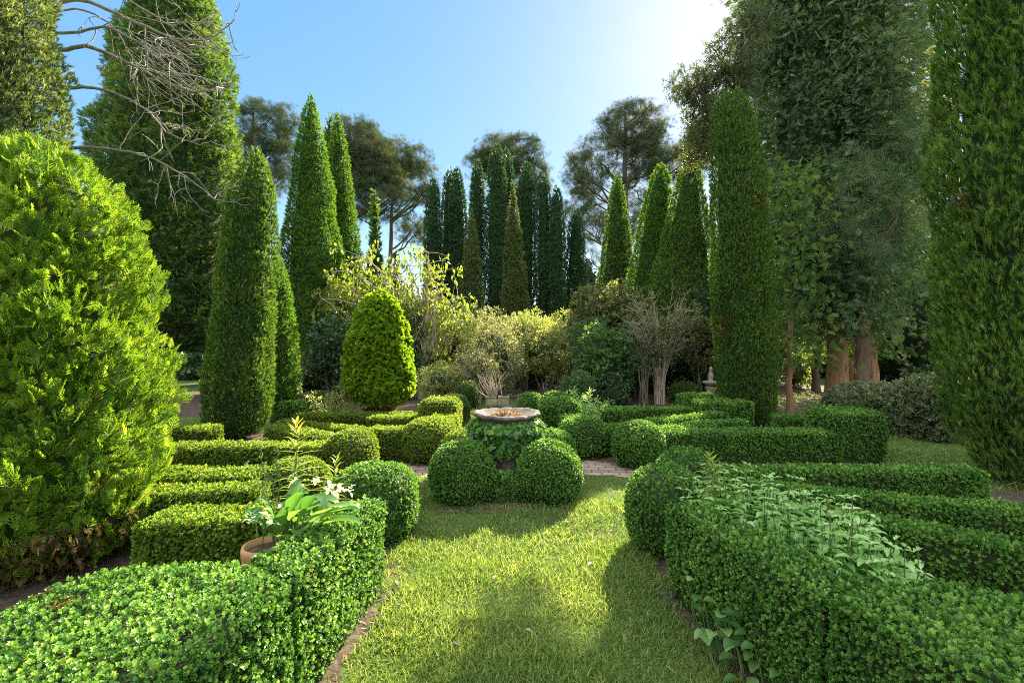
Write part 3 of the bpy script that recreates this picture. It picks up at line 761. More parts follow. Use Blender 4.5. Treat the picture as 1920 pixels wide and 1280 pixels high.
# left beds
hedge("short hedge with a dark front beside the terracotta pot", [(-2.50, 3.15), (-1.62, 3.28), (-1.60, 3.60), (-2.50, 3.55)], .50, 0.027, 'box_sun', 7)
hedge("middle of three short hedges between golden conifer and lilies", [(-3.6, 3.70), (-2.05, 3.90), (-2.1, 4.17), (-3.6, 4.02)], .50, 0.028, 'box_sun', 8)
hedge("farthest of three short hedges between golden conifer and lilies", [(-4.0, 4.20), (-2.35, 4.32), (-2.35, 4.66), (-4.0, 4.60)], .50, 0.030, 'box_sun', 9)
hedge("long low hedge in front of the round-topped column conifer", [(-4.7, 5.80), (-2.15, 5.88), (-2.15, 6.22), (-4.7, 6.15)], .42, 0.034, 'box_pale_sunlit', 10)
ball("box ball at the garden end of the long low hedge left of the birdbath", -2.02, 6.10, .315, .57, 0.031, 'box_pale_sunlit', 11, 2.3, 2.6)
hedge("low hedge slanting back from the ball towards the column conifer", ribbon([(-2.35, 6.55), (-3.0, 7.0), (-3.75, 7.5)], .28), .40, 0.036, 'box_pale_sunlit', 12)
hedge("low box hedge at the left foot of the column conifer", [(-5.2, 7.0), (-4.45, 7.0), (-4.45, 7.4), (-5.2, 7.4)], .43, 0.037, 'box_pale_sunlit', 13)
hedge("thin hedge slanting left in front of the golden topiary", ribbon([(-2.2, 7.35), (-3.0, 7.72), (-3.9, 8.15)], .24), .37, 0.037, 'box_pale_sunlit', 14)
hedge("thin hedge running behind the foot of the golden topiary", ribbon([(-1.75, 8.85), (-2.8, 8.8), (-3.9, 8.75)], .34), .38, 0.041, 'box_pale_sunlit', 15)
hedge("hedge between two box balls left of the birdbath", [(-2.02, 6.75), (-1.42, 6.68), (-1.35, 7.02), (-2.02, 7.1)], .46, 0.034, 'box_pale_sunlit', 16)
ball("yellow-lit box mound beside the brick path left of the birdbath", -1.17, 6.85, .38, .60, 0.033, 'box_pale_sunlit', 17, 2.4, 2.8)
hedge("short hedge joining the yellow-lit mound to the square block", ribbon([(-1.12, 7.1), (-1.05, 7.6), (-1.10, 8.05)], .40), .52, 0.037, 'box_pale_sunlit', 18)
hedge("tall square box block with rounded shoulders left of the birdbath", [(-1.55, 7.95), (-.92, 7.9), (-.90, 8.55), (-1.55, 8.6)], .72, 0.037, 'box_pale_sunlit', 19, .16)
hedge("short hedge between the golden topiary and the square block", [(-2.45, 8.1), (-1.62, 8.1), (-1.62, 8.4), (-2.45, 8.4)], .42, 0.038, 'box_pale_sunlit', 20)
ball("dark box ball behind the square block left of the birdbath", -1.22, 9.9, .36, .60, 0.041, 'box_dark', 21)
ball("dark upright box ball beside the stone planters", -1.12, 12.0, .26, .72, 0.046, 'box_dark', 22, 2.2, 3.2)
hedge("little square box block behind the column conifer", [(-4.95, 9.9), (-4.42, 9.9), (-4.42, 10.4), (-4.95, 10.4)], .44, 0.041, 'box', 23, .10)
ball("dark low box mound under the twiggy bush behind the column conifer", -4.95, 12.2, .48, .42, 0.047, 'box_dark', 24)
# centre
ball("front box ball under the birdbath, left of the ivy gap", -.535, 5.17, .35, .635, 0.028, 'box', 25, 2.0, 2.15)
ball("front box ball under the birdbath, right of the ivy gap", .405, 5.17, .35, .635, 0.028, 'box', 26, 2.0, 2.15)
ball("rear box ball under the birdbath, on the sunlit side", -.60, 6.05, .31, .58, 0.031, 'box_pale_sunlit', 27, 2.2, 2.3)
ball("rear box ball under the birdbath, on the shaded side", .50, 6.05, .31, .60, 0.031, 'box', 28, 2.2, 2.3)
hedge("low hedge bridging the two front balls under the birdbath", [(-.26, 5.02), (.14, 5.02), (.14, 5.20), (-.26, 5.20)], .31, 0.028, 'box', 29)
# right beds
hedge("tall square box block with a sunlit top right of the birdbath", [(.46, 7.7), (1.10, 7.75), (1.10, 8.4), (.46, 8.4)], .75, 0.037, 'box', 30, .16)
ball("squarish box mound beside the brick path right of the birdbath", 1.06, 7.2, .345, .57, 0.034, 'box', 31, 3.2, 3.2)
hedge("short hedge joining the squarish mound to the tall block", ribbon([(.98, 7.45), (.92, 7.75)], .40), .54, 0.037, 'box', 32)
hedge("hedge slanting back from the squarish mound to the paired far blocks", ribbon([(1.3, 7.1), (2.4, 7.75), (3.75, 8.6)], .27), .45, 0.037, 'box', 33)
hedge("rearmost straight hedge in front of the bare vase-shaped shrub", [(1.5, 9.0), (3.5, 9.15), (3.5, 9.5), (1.5, 9.45)], .42, 0.041, 'box', 34)
ball("box ball beyond the brick path at the corner of the long shaded hedge", 1.73, 6.55, .345, .63, 0.032, 'box', 35, 2.2, 2.4)
hedge("long shaded hedge leading from a ball to the big end block", [(1.95, 6.55), (4.55, 6.58), (4.55, 6.95), (2.0, 6.98)], .45, 0.034, 'box', 36)
hedge("hedge branching from the long shaded hedge towards the upright column cypress", ribbon([(2.0, 6.95), (2.8, 7.4), (3.75, 7.85)], .26), .44, 0.037, 'box', 37)
hedge("big clipped end block of the long shaded hedge", [(4.44, 6.6), (5.22, 6.65), (5.26, 7.3), (4.46, 7.3)], .70, 0.036, 'box', 38, .03)
hedge("low hedge behind the long shaded hedge, right of the column cypress", ribbon([(4.55, 8.35), (5.0, 8.2), (5.5, 7.6)], .40), .42, 0.038, 'box', 39)
hedge("front one of the paired box blocks behind the column cypress", [(3.5, 8.9), (4.5, 8.9), (4.5, 9.35), (3.5, 9.35)], .58, 0.040, 'box', 40, .05)
hedge("rear one of the paired box blocks near the stone ornament", [(3.42, 9.5), (4.1, 9.5), (4.1, 10.0), (3.42, 10.0)], .64, 0.041, 'box', 41, .05)
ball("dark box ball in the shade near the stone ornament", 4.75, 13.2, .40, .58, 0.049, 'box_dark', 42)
hedge("flat hedge reaching to the foot of the tall cypress, farthest of three", [(2.0, 4.60), (4.6, 4.62), (4.6, 4.92), (2.05, 4.92)], .45, 0.030, 'box', 43)
hedge("slanting hedge behind the pale leafy herbs, middle of three", ribbon([(1.95, 4.12), (3.0, 3.72), (4.3, 3.25)], .25), .50, 0.027, 'box', 44)
hedge("slanting hedge beside the pale leafy herbs, nearest of three", ribbon([(1.95, 3.50), (2.7, 2.92), (3.5, 2.35)], .22), .55, 0.028, 'box', 45)
ball("small box ball with a yellow-green neighbour behind the birdbath", .42, 11.2, .30, .50, 0.044, 'box', 46)
ball("round green box ball behind the tall block right of the birdbath", .98, 10.6, .36, .60, 0.044, 'box', 47)

# ================================================================== BIRDBATH AND STONE
bath = thing('birdbath', (-.065, 5.62, 0), "scalloped stone birdbath with mossy ochre underside above four box balls", 'birdbath')
bm = MB()
flute = lambda th, z: 0.97 + 0.05 * (1 - np.abs(np.cos(th * 7)) ** 10) * np.clip((z - .74) / .1, 0, 1)
bm.lathe([(.10, .70), (.17, .715), (.25, .745), (.315, .785), (.345, .815), (.375, .835), (.392, .85), (.385, .868), (.355, .878), (.33, .868), (.27, .835), (.18, .805), (.08, .79), (.001, .788)], 120, 0, flute, (-.065, 5.62, 0), lambda th, r: (0.007 * (1 - np.abs(np.cos(th * 7)) ** 6) + .006 * np.sin(th * 2 + 1) + .003 * np.sin(th * 9)) * np.clip((r - .2) / .12, 0, 1))
bm.build('bowl', M['bowl'], bath, True)
pm = MB()
pm.lathe([(.25, .0), (.25, .08), (.19, .10), (.15, .16), (.11, .30), (.10, .45), (.13, .58), (.16, .66), (.13, .70), (.10, .71)], 24, 0, None, (-.065, 5.62, 0))
pm.build('pedestal', M['stone'], bath, True)
rng = np.random.default_rng(5)
d = MB(); n = 150
r_ = .20 * rng.random(n) ** .5; a_ = rng.random(n) * 6.28
P = np.column_stack([-.065 + r_ * np.cos(a_) * 1.0, 5.62 + r_ * np.sin(a_), .80 + .09 * (1 - (r_ / .2) ** 1.5) * rng.random(n) + .01])
spread(d, T_CLUST, P, rng.normal(size=(n, 3)) + (0, 0, .7), .045, rng, 0)
d.lathe([(.19, .80), (.13, .835), (.06, .86), (.001, .868)], 20, 1, None, (-.065, 5.62, 0))
tag(d.build('dry_leaves', [M['dry'], M['soil']]), "heap of dry orange-brown leaves lying in the birdbath bowl", 'dry leaves', kind='thing')
iv = thing('ivy', (-.065, 5.62, 0), "ivy wrapping the birdbath pedestal above the front box balls", 'ivy')
def ivy_leaves(n, mat, seed, dz, zlo=.42, zhi=.795):
    rng = np.random.default_rng(seed); m = MB()
    a = rng.random(n) * 6.28; z = zlo + (zhi - zlo) * rng.random(n) ** .8
    R = np.interp(z, [0, .3, .55, .72, .78], [.26, .24, .35, .40, .34]) * (1 + .16 * rng.normal(size=n) * .6) + dz
    P = np.column_stack([-.065 + R * np.cos(a), 5.62 + R * np.sin(a), z])
    N = np.column_stack([np.cos(a), np.sin(a), np.full(n, .25)])
    D = unit(np.column_stack([rng.normal(size=n) * .7, rng.normal(size=n) * .5, np.full(n, -.8)]) + N * .55)
    Xh = np.cross(N, D) + rng.normal(size=(n, 3)) * .45
    m.inst(T_IVY, P, D, rng.uniform(.032, .062, n), rng, 0, None, Xh)
    return m
m = ivy_leaves(2600, 0, 1, .0)
for k in range(60):
    a = rng.random() * 6.28; zz = np.linspace(.02, rng.uniform(.5, .76), 8); R = np.interp(zz, [0, .3, .55, .72, .78], [.2, .2, .26, .34, .32])
    aa = a + np.cumsum(rng.normal(size=8) * .14)
    m.tube(np.column_stack([-.065 + R * np.cos(aa), 5.62 + R * np.sin(aa), zz]), .005, 4, 1)
m.build('leaves', [M['ivy'], M['bark']], iv)
m = MB()
rng = np.random.default_rng(8)
for zlo, n in ((.15, 170),):
    a = rng.uniform(-2.4, .7, n); z = rng.uniform(.2, .74, n); R = np.interp(z, [0, .3, .55, .72, .78], [.26, .22, .31, .40, .36]) + .01
    P = np.column_stack([-.065 + R * np.cos(a), 5.62 + R * np.sin(a), z]); N = np.column_stack([np.cos(a), np.sin(a), np.zeros(n)])
    w = (rng.random(n) < np.where(a > -.75, .9, .35)); P, N = P[w], N[w]
    m.inst(T_IVY, P, N * .3 + rng.normal(size=P.shape) * .6 - (0, 0, .5), rng.uniform(.03, .06, len(P)), rng)
m.build('withered_leaves', M['ivy_dry'], iv)

for k, (px, lab) in enumerate(((922, "mossy square stone planter with a dry twiggy shrub in it"), (943, "empty-looking mossy stone planter next to the one with the dry twigs"))):
    x = X(px, 11.9)
    pl = thing('stone_planter', (x, 11.9, 0), lab, 'planter', 'stone planters behind the birdbath')
    b = MB(); w = .145; hh = .31; t = .03
    b.box(x - w, x + w, 11.76, 11.76 + t, 0, hh); b.box(x - w, x + w, 12.05 - t, 12.05, 0, hh)
    b.box(x - w, x - w + t, 11.76 + t, 12.05 - t, 0, hh - .002); b.box(x + w - t, x + w, 11.76 + t, 12.05 - t, 0, hh - .002)
    b.build('box', M['stone_box'], pl)
    b = MB(); b.box(x - w - .012, x + w + .012, 11.745, 12.065, hh + .001, hh + .03); b.build('rim', M['stone_box'], pl)
    b = MB(); b.add([(x - w + t, 11.79, hh + .034), (x + w - t, 11.79, hh + .034), (x + w - t, 12.02, hh + .034), (x - w + t, 12.02, hh + .034)], [[0, 1, 2, 3]]); b.build('soil', M['soil'], pl)
tw = MB(); rng = np.random.default_rng(77)
for k in range(46):
    x = X(925, 11.9) + rng.normal() * .06; q = (x + rng.normal() * .22, 11.9 + rng.normal() * .15, .34 + rng.uniform(.25, .62))
    tw.tube(curve((x, 11.9, .33), q, rng.normal(size=3) * .05, 5), np.linspace(.010, .004, 5), 4)
tag(tw.build('twiggy_plant', M['bark_pale']), "dry bare twigs growing from a stone planter behind the birdbath", 'dead plant')

orn = thing('stone_ornament', (X(1333, 12.6), 12.6, 0), "small pale stone pedestal ornament in the shade behind the paired box blocks", 'garden ornament')
x = X(1333, 12.6)
b = MB(); b.box(x - .2, x + .2, 12.4, 12.8, 0, .10); b.lathe([(.13, .10), (.11, .18), (.095, .3), (.11, .42), (.15, .48), (.16, .52)], 20, 0, None, (x, 12.6, 0)); b.build('pedestal', M['stone'], orn)
b = MB(); b.lathe([(.06, .52), (.10, .56), (.21, .62), (.22, .65), (.16, .66), (.07, .66), (.05, .72), (.075, .78), (.06, .86), (.03, .92), (.05, .97), (.025, 1.03), (.001, 1.05)], 20, 0, None, (x, 12.6, 0)); b.build('finial', M['stone'], orn, True)

# ================================================================== CONIFERS
# near left
conifer('conifer', "big bright yellow-green conifer with feathery fronds and brown dead foot", 'conifer', -3.66, 3.70, .10, 3.20,
        [(0, .66), (.06, .75), (.2, .78), (.45, .74), (.65, .68), (.80, .57), (.91, .42), (.97, .24), (1, .05)], .115, 'thuja', 1, T_FAN, .6, .9, .30, 6.5, .22, .30, trunk=.10, deep=.34, core='inner_gold', ck=.72)
sk = MB(); rng = np.random.default_rng(3)
n = 3600; a = rng.random(n) * 6.28; z = rng.uniform(.02, .42, n); R = .35 + .36 * z / .4 + rng.normal(size=n) * .08
spread(sk, T_FAN_S, np.column_stack([-3.66 + R * np.cos(a), 3.72 + R * np.sin(a), z]), np.column_stack([np.cos(a) * .6, np.sin(a) * .6, rng.normal(size=n) * .5 - .6]), .065, rng)
o = sk.build('dead_fronds', M['skirt'], bpy.data.objects['conifer']); o["label"] = "brown dead fronds round the foot"
conifer('conifer', "grey-green columnar conifer rising behind the bright yellow-green one", 'conifer', -6.85, 5.75, .1, 10.0, column(1.16), .105, 'cyp_grey', 2, T_PLUME, .6, .8, .35, 4.2, .11, .45, trunk=.14)
conifer('conifer', "huge broad dark conifer with one sunlit edge behind the bare branches", 'conifer', -10.25, 14.2, 1.4, 15.5,
        [(0, 1.2), (.05, 1.5), (.15, 1.65), (.30, 1.72), (.45, 1.74), (.62, 1.36), (.8, .85), (.93, .40), (1, .05)], .21, 'conif', 3, T_FAN, .9, .25, .4, 4.6, .20, .9, lean=(.3, 0), trunk=.26, bark='bark_red', ck=.80)
conifer('conifer', "round-topped dark column conifer standing in the box parterre", 'conifer', -4.86, 8.45, .06, 5.05,
        [(0, .36), (.05, .50), (.14, .57), (.30, .52), (.5, .48), (.72, .43), (.86, .34), (.94, .21), (1, .05)], .10, 'cyp', 4, T_PLUME, .5, .9, .28, 4.4, .09, .4, lean=(.36, 0), trunk=.10)
conifer('conifer', "smaller bright conifer half hidden behind the round-topped dark column", 'conifer', -5.12, 10.4, .3, 3.6, column(.48, 'bullet'), .11, 'cyp_light', 5, T_PLUME, .6, .8, .3, 4, .08, .4)
conifer('conifer', "dark teal narrow conifer behind the half hidden bright one", 'conifer', X(562, 15.5), 15.5, .2, 4.0, column(.42, 'bullet'), .20, 'cyp_blue', 6, T_PLUME_S)
conifer('conifer', "tall pointed conifer with a sunlit right-hand edge left of the golden topiary", 'conifer', X(588, 16), 16.0, .3, 9.9, column(1.50, 'cone'), .14, 'cyp_light', 7, T_PLUME, .7, .6, .35, 4.6, .13, .6, lean=(-.1, 0), trunk=.2)
conifer('conifer', "slimmer pointed conifer close behind the tall pointed one", 'conifer', X(643, 17.5), 17.5, .3, 10.0, column(1.12, 'cone'), .145, 'cyp_light', 8, T_PLUME, .7, .6, .35, 4.6, .13, .6, lean=(-.2, 0), trunk=.2)
conifer('conifer', "hidden conifer whose tip shows between the two pointed ones", 'conifer', X(622, 19), 19.0, .3, 10.8, column(.8, 'cone'), .26, 'cyp', 9, T_PLUME_S, lean=(-.1, 0))
conifer('conifer', "small lone conifer tip in front of the spreading pine", 'conifer', X(702, 22), 22.0, .3, 8.7, column(.62, 'cone'), .28, 'cyp', 10, T_PLUME_S, dens=4)
conifer('conifer', "low dark conifer spike under the spreading pine", 'conifer', X(742, 23), 23.0, .3, 6.2, column(.5, 'cone'), .28, 'cyp_olive', 11, T_PLUME_S)
# golden topiary
gt = conifer('topiary', "bright golden-green rounded cone topiary with a rusty brown foot", 'topiary', X(712, 9.55), 9.55, .46, 2.68, [(0, .40), (.06, .56), (.15, .67), (.42, .63), (.62, .55), (.8, .43), (.92, .29), (1, .06)], .10, 'gold', 12, T_SPRIG, .8, .55, .35, 4.4, .11, .20, trunk=.08, core='inner_gold', deep=.18)
sk = MB(); rng = np.random.default_rng(4); n = 900; a = rng.random(n) * 6.28; z = rng.uniform(.03, .62, n); R = (.12 + .36 * (z / .62) ** 1.5) * (.6 + .4 * rng.random(n))
spread(sk, T_CLUST_NARROW, np.column_stack([gt.location.x + R * np.cos(a), 9.55 + R * np.sin(a), z]), np.column_stack([np.cos(a) * .5, np.sin(a) * .5, rng.normal(size=n) * .6]), .09, rng)
o = sk.build('dead_foot', M['dry'], gt); o["label"] = "rusty brown dead foliage round the foot"

# the far cypress row
ROW = [(812, 335, 27, "leftmost of the dark cypresses in the far row"), (838, 318, 27, "second dark cypress from the left end of the far row"),
       (864, 315, 28, "third dark cypress from the left end of the far row"), (891, 300, 25, "dark cypress behind the brownish one left of centre in the far row"),
       (930, 270, 34, "tallest and stoutest cypress of the far row"), (957, 282, 24, "cypress tip just right of the tallest in the far row"),
       (981, 303, 31, "far row cypress with a bright right edge behind the narrow-tipped brownish one"), (1022, 330, 27, "dark far row cypress right of the narrow gap of light"),
       (1047, 350, 24, "second last dark cypress at the right end of the far row"), (1074, 395, 28, "shortest dark cypress at the right end of the far row")]
for k, (px, py, w, lab) in enumerate(ROW):
    yy = 25 + (k * 7 % 4) * .5
    conifer('cypress', lab, 'cypress', X(px, yy), yy, .4, Z(py, yy), [(0, .8), (.05, 1.0), (.4, 1.0), (.75, .86), (.92, .58), (1, .06)] if False else [(f, r * w / 2 / F * yy * 1.22) for f, r in ((0, .85), (.08, 1.0), (.6, 1.0), (.82, .86), (.93, .62), (.98, .34), (1, .06))],
            .21, 'cyp_blue', 20 + k, T_PLUME_S, .5, .8, .3, 4.0, .13, .6, lean=(.22 * math.sin(k * 2.3), 0), group='cypresses in the far row', back=.3, trunk=.12)
conifer('cypress', "brownish shorter cypress with pointed top before the far row", 'cypress', X(884, 21), 21.0, .3, Z(395, 21), [(f, r * 23 / F * 21) for f, r in ((0, .8), (.1, 1.05), (.35, 1.0), (.6, .8), (.8, .5), (.92, .25), (1, .04))], .18, 'cyp_olive', 31, T_PLUME_S, .5, .8, .4, 3.6, .16, .5, group='cypresses in the far row')
conifer('cypress', "brownish cypress with a thin spire in front of the far row's middle", 'cypress', X(966, 20.5), 20.5, .3, Z(338, 20.5), [(f, r * 27 / F * 20.5) for f, r in ((0, .8), (.1, 1.0), (.35, .95), (.55, .75), (.7, .5), (.8, .3), (.9, .16), (1, .03))], .18, 'cyp_olive', 32, T_PLUME_S, .5, .8, .4, 3.6, .16, .5, lean=(-.1, 0), group='cypresses in the far row')
# right group
conifer('conifer', "dark upright spire conifer, left one of three right of the far row", 'conifer', X(1157, 20), 20.0, .3, Z(328, 20), [(f, r * 46 / F * 20) for f, r in ((0, .8), (.12, 1.02), (.35, .95), (.55, .66), (.8, .4), (.93, .22), (1, .03))], .165, 'cyp', 33, T_PLUME_S, .6, .7, .3, 4.4, .07, .6)
conifer('conifer', "leaning conifer with a glowing left edge, middle one of three right of the far row", 'conifer', X(1214, 17.5), 17.5, .3, Z(308, 17.5), [(f, r * 52 / F * 17.5) for f, r in ((0, .8), (.12, 1.0), (.4, .98), (.6, .75), (.8, .52), (.93, .33), (1, .05))], .15, 'cyp_light', 34, T_PLUME, .6, .7, .3, 4.4, .09, .7, lean=(.5, 0))
conifer('conifer', "broad conifer with a tapering bent tip, right one of three right of the far row", 'conifer', X(1276, 16), 16.0, .3, Z(278, 16), [(f, r * 68 / F * 16) for f, r in ((0, .8), (.12, 1.0), (.4, .95), (.6, .7), (.8, .40), (.93, .2), (1, .03))], .14, 'cyp', 35, T_PLUME, .6, .7, .3, 4.6, .09, .7, lean=(.35, 0))
conifer('conifer', "dark teal cypress just behind the upright column cypress", 'conifer', X(1328, 14), 14.0, .2, Z(500, 14), column(.42, 'bullet'), .2, 'cyp_blue', 36, T_PLUME_S)
conifer('cypress', "upright flat-topped column cypress standing in the box hedges right of the birdbath", 'cypress', X(1405, 9.7), 9.7, .05, Z(172, 9.7),
        [(0, .40), (.06, .50), (.2, .60), (.45, .58), (.7, .50), (.88, .42), (.96, .33), (1, .12)], .10, 'cyp', 37, T_PLUME, .4, 1.0, .25, 4.6, .08, .5, lean=(-.36, 0), trunk=.12)
conifer('cypress', "massive green cypress column at the right-hand picture edge", 'cypress', 6.45, 5.75, .08, 8.6,
        [(0, .62), (.05, .86), (.14, 1.03), (.4, 1.12), (.7, 1.06), (.9, .75), (1, .1)], .14, 'cyp_green', 38, T_PLUME, .4, 1.0, .25, 4.8, .09, .45, trunk=.16)

# the great dark conifer against the sun
def bough_tree(name, label, x, y, z0, z1, prof, s, mat, seed, n_bough, per, br, trunk, bark, tms, down=.35, core=None, ck=.55):
    rng = np.random.default_rng(seed + 3000)
    fz = np.array([p[0] for p in prof]); fr = np.array([p[1] for p in prof]); pr = lambda f: np.interp(f, fz, fr)
    root = thing(name, (x + .27, y, 0), label, 'conifer')
    tb = MB(); zz = np.linspace(-.05, z1 * .85, 14)
    tb.tube(np.column_stack([np.full(14, x + .27) + .05 * np.sin(zz) - .012 * zz, np.full(14, y), zz]), np.linspace(trunk, trunk * .35, 14) * (1 + .14 * np.exp(-zz * 2)), 14)
    ff = rng.random(n_bough * 4); ff = ff[rng.random(len(ff)) < pr(ff) / fr.max()][:n_bough]
    th = rng.random(len(ff)) * 6.28; k = 1 - .45 * rng.random(len(ff)) ** 1.7
    r = pr(ff) * k; z = z0 + ff * (z1 - z0)
    C = np.column_stack([x + r * np.cos(th), y + r * np.sin(th), z]); N = np.column_stack([np.cos(th), np.sin(th), np.full(len(ff), -down)])
    for c, rr in list(zip(C, r))[::4]:
        tb.tube(curve((x, y, c[2] + rr * .15), c, (0, 0, .1), 5, rng, .05), np.linspace(.05, .015, 5), 4)
    tb.build('trunk', M[bark], root)
    CC, NN = np.repeat(C, per, 0), np.repeat(N, per, 0)
    U = rng.normal(size=CC.shape) * np.array((1, 1, .75)) * br * .6
    P = CC + U + NN * rng.uniform(-.2, .5, (len(CC), 1)) * br
    D = unit(NN * .8 + U / br * .6 + rng.normal(size=P.shape) * .35 - (0, 0, down))
    fb = MB()
    spread(fb, tms, P, D, s * rng.uniform(.7, 1.3, len(P)), rng, 0, rnd=np.clip(np.repeat(rng.normal(.40, .16, len(C)), per) + rng.normal(size=len(P)) * .13, 0, 1))
    if core:
        V, Fc = lathe_core(pr, z0 + .5, z1 - .3, x, y, ck, seed, (0, 0), .2, 1.0); fb.add(V, Fc, 1)
    fb.build('crown', [M[mat], M['inner']], root)
    return root
bough_tree('conifer', "great dark drooping conifer with a thick reddish trunk, hiding the sun", X(1552, 15), 15.0, 2.15, 15.5,
           [(0, 1.1), (.06, 1.7), (.2, 2.05), (.5, 2.1), (.75, 2.05), (.9, 1.5), (1, .4)], .24, 'conif_hazed', 40, 520, 80, .70, .30, 'bark_red', T_FAN, .4, 'inner', .66)
# pines with long needles to the right of it
open_tree('pine', "long-needled pine with drooping open branches between the great conifer and the right cypress", 'pine', (X(1612, 13.5), 13.5, 0), (X(1640, 13.5), 14.0, 12.5), .2,
          [((X(1590, 13), 12.6, Z(400, 13)), (1.3, 1.0, 1.7), 1.2), ((X(1660, 13), 13.0, Z(330, 13)), (1.0, 1.2, 3.0), 1.4), ((X(1650, 13.5), 13.5, Z(60, 13.5)), (1.3, 1.2, 2.2), 1)], 22, 230, T_NEEDLE_L, 9, .32, .30, 'pine_far', 'bark_mid', 41, sag=-.05, leafdir=(0, 0, -.15), start=.35)
EY = 11.0
open_tree('broadleaf_tree', "airy leafy tree against the sky left of the sun and the great conifer", 'tree', (X(1440, EY), EY + .2, 0), (X(1400, EY), EY + .2, 8.9), .14,
          [((X(px_, EY), EY, Z(py_, EY)), (rx_ / F * EY, .7, rz_ / F * EY), w_) for px_, py_, rx_, rz_, w_ in ((1345, 185, 60, 70, 1.4), (1378, 110, 58, 55, 1.1), (1292, 165, 32, 22, .45), (1322, 230, 30, 50, .9), (1408, 55, 40, 40, .6), (1306, 285, 24, 32, .5))],
          26, 330, T_CLUST_NARROW, 11, .20, .105, 'gum', 'bark', 42, leafdir=(0, 0, -.1), start=.4)
open_tree('broadleaf_tree', "sunlit yellow-leaved tree glimpsed behind the long-needled pine", 'tree', (X(1700, 22), 22.0, 0), (X(1690, 22), 22.0, 12), .2,
          [((X(1690, 22), 22, Z(260, 22)), (1.8, 1.5, 5.5), 1), ((X(1650, 22), 22, Z(450, 22)), (1.5, 1.3, 2.5), .8)], 24, 300, T_CLUST, 12, .5, .26, 'yellow', 'bark', 43)
# bare trunks under the conifers
def pole(label, px, y, r, ztop, lean, bark, seed, hook=False):
    rng = np.random.default_rng(seed); x = X(px, y)
    t = thing('conifer', (x, y, 0), label, 'tree trunk', 'bare trunks under the dark conifers')
    b = MB(); zz = np.linspace(-.05, ztop, 10)
    b.tube(np.column_stack([x + lean * zz / ztop + rng.normal(size=10) * .02, np.full(10, y), zz]), r * (1 + .22 * np.exp(-np.maximum(zz, 0) * 3)) * np.linspace(1, .75, 10), 12)
    b.build('trunk', M[bark], t)
    if hook:
        b = MB(); b.tube(curve((x - .1, y - .1, .5), (x - .5, y - .3, .62), (0, 0, .1), 5), np.linspace(.12, .05, 5), 8); b.build('branch_stub', M['bark'], t)
    # dark crown far up, merging with its neighbours
    n = 1500; q = np.column_stack([x + lean + rng.normal(size=n) * .55, y + rng.normal(size=n) * .5, rng.uniform(ztop - 1.2, ztop + 3.5, n)])
    f = MB(); spread(f, T_FAN, q, rng.normal(size=(n, 3)) + (0, 0, -.5), .21, rng, 0); f.build('crown', M['conif'], t)
pole("slim orange-brown trunk beside the upright column cypress", 1480, 11.2, .075, 2.3, 0, 'bark_red', 1)
pole("thin grey trunk left of the thick reddish one", 1530, 16.5, .13, 2.2, .05, 'bark', 2)
pole("pinkish trunk leaning left, right of the thick reddish one", 1608, 17.5, .24, 2.3, -.25, 'bark_red', 3)
pole("rightmost bare trunk with a cut stub at its foot", 1632, 17.0, .24, 2.4, .05, 'bark_red', 4, True)

# ================================================================== PINES ON THE SKYLINE
def skypine(label, px, y, top, spread_env, seed, n_limb=20, n_tip=150, r0=.24, lean=0, per=11):
    y = y * 1.65; q_ = y / 30; r0 = r0 * 1.65; rng_depth = 2.4
    env = [((X(a, y), y, Z(b, y)), (rx * 1.18 / F * y, rng_depth, rz * 1.15 / F * y), w) for a, b, rx, rz, w in spread_env]
    open_tree('pine', label, 'pine', (X(px, y), y, 0), (X(px + lean, y), y, Z(top, y)), r0, env, n_limb, int(n_tip * 2.2), T_NEEDLE, per + 6, .31 * q_, .27 * q_, 'pine', 'bark_pine', seed, group='pines on the skyline', flat=.55, sag=-.04, tr=.75, leafdir=(0, 0, .5), start=.2, twigs=.02 * q_)
skypine("skyline pine behind the huge broad dark conifer", 455, 31, 200, [(500, 240, 55, 45, 1.2), (470, 330, 50, 70, 1), (535, 300, 25, 50, .5)], 1, 18, 170, lean=20)
skypine("skyline pine right behind the slim pointed conifer", 655, 30, 240, [(665, 265, 42, 45, 1), (690, 310, 40, 35, .8)], 2, 16, 140)
skypine("wide fan-shaped pine with many bare branches left of the far cypress row", 728, 32, 330, [(740, 300, 60, 32, 1.3), (775, 345, 45, 40, 1), (700, 330, 50, 50, .7), (775, 430, 30, 25, .35)], 3, 26, 190, lean=10, per=9)
skypine("dense dark pine filling the gap before the wide fan-shaped one", 700, 29, 300, [(688, 300, 48, 45, 1), (715, 365, 50, 50, 1), (660, 360, 40, 60, .6)], 7, 20, 170)
skypine("skyline pine topping the far cypress row", 955, 32, 280, [(955, 290, 62, 30, 1.2), (905, 305, 25, 18, .4), (1000, 340, 28, 35, .6), (935, 350, 50, 45, .5)], 4, 18, 170)
skypine("tall open pine with a visible trunk right of the far cypress row", 1172, 29, 210, [(1185, 240, 60, 42, 1.2), (1150, 300, 75, 45, 1), (1095, 330, 35, 45, .6), (1220, 300, 35, 45, .6), (1085, 390, 30, 30, .3)], 5, 26, 230, .3)
skypine("lower skyline pine behind the three conifers right of the far row", 1240, 30, 290, [(1260, 310, 50, 40, 1), (1300, 300, 30, 45, .8), (1180, 400, 60, 50, .8), (1120, 440, 60, 50, .8), (1240, 430, 60, 60, .6)], 6, 18, 200)

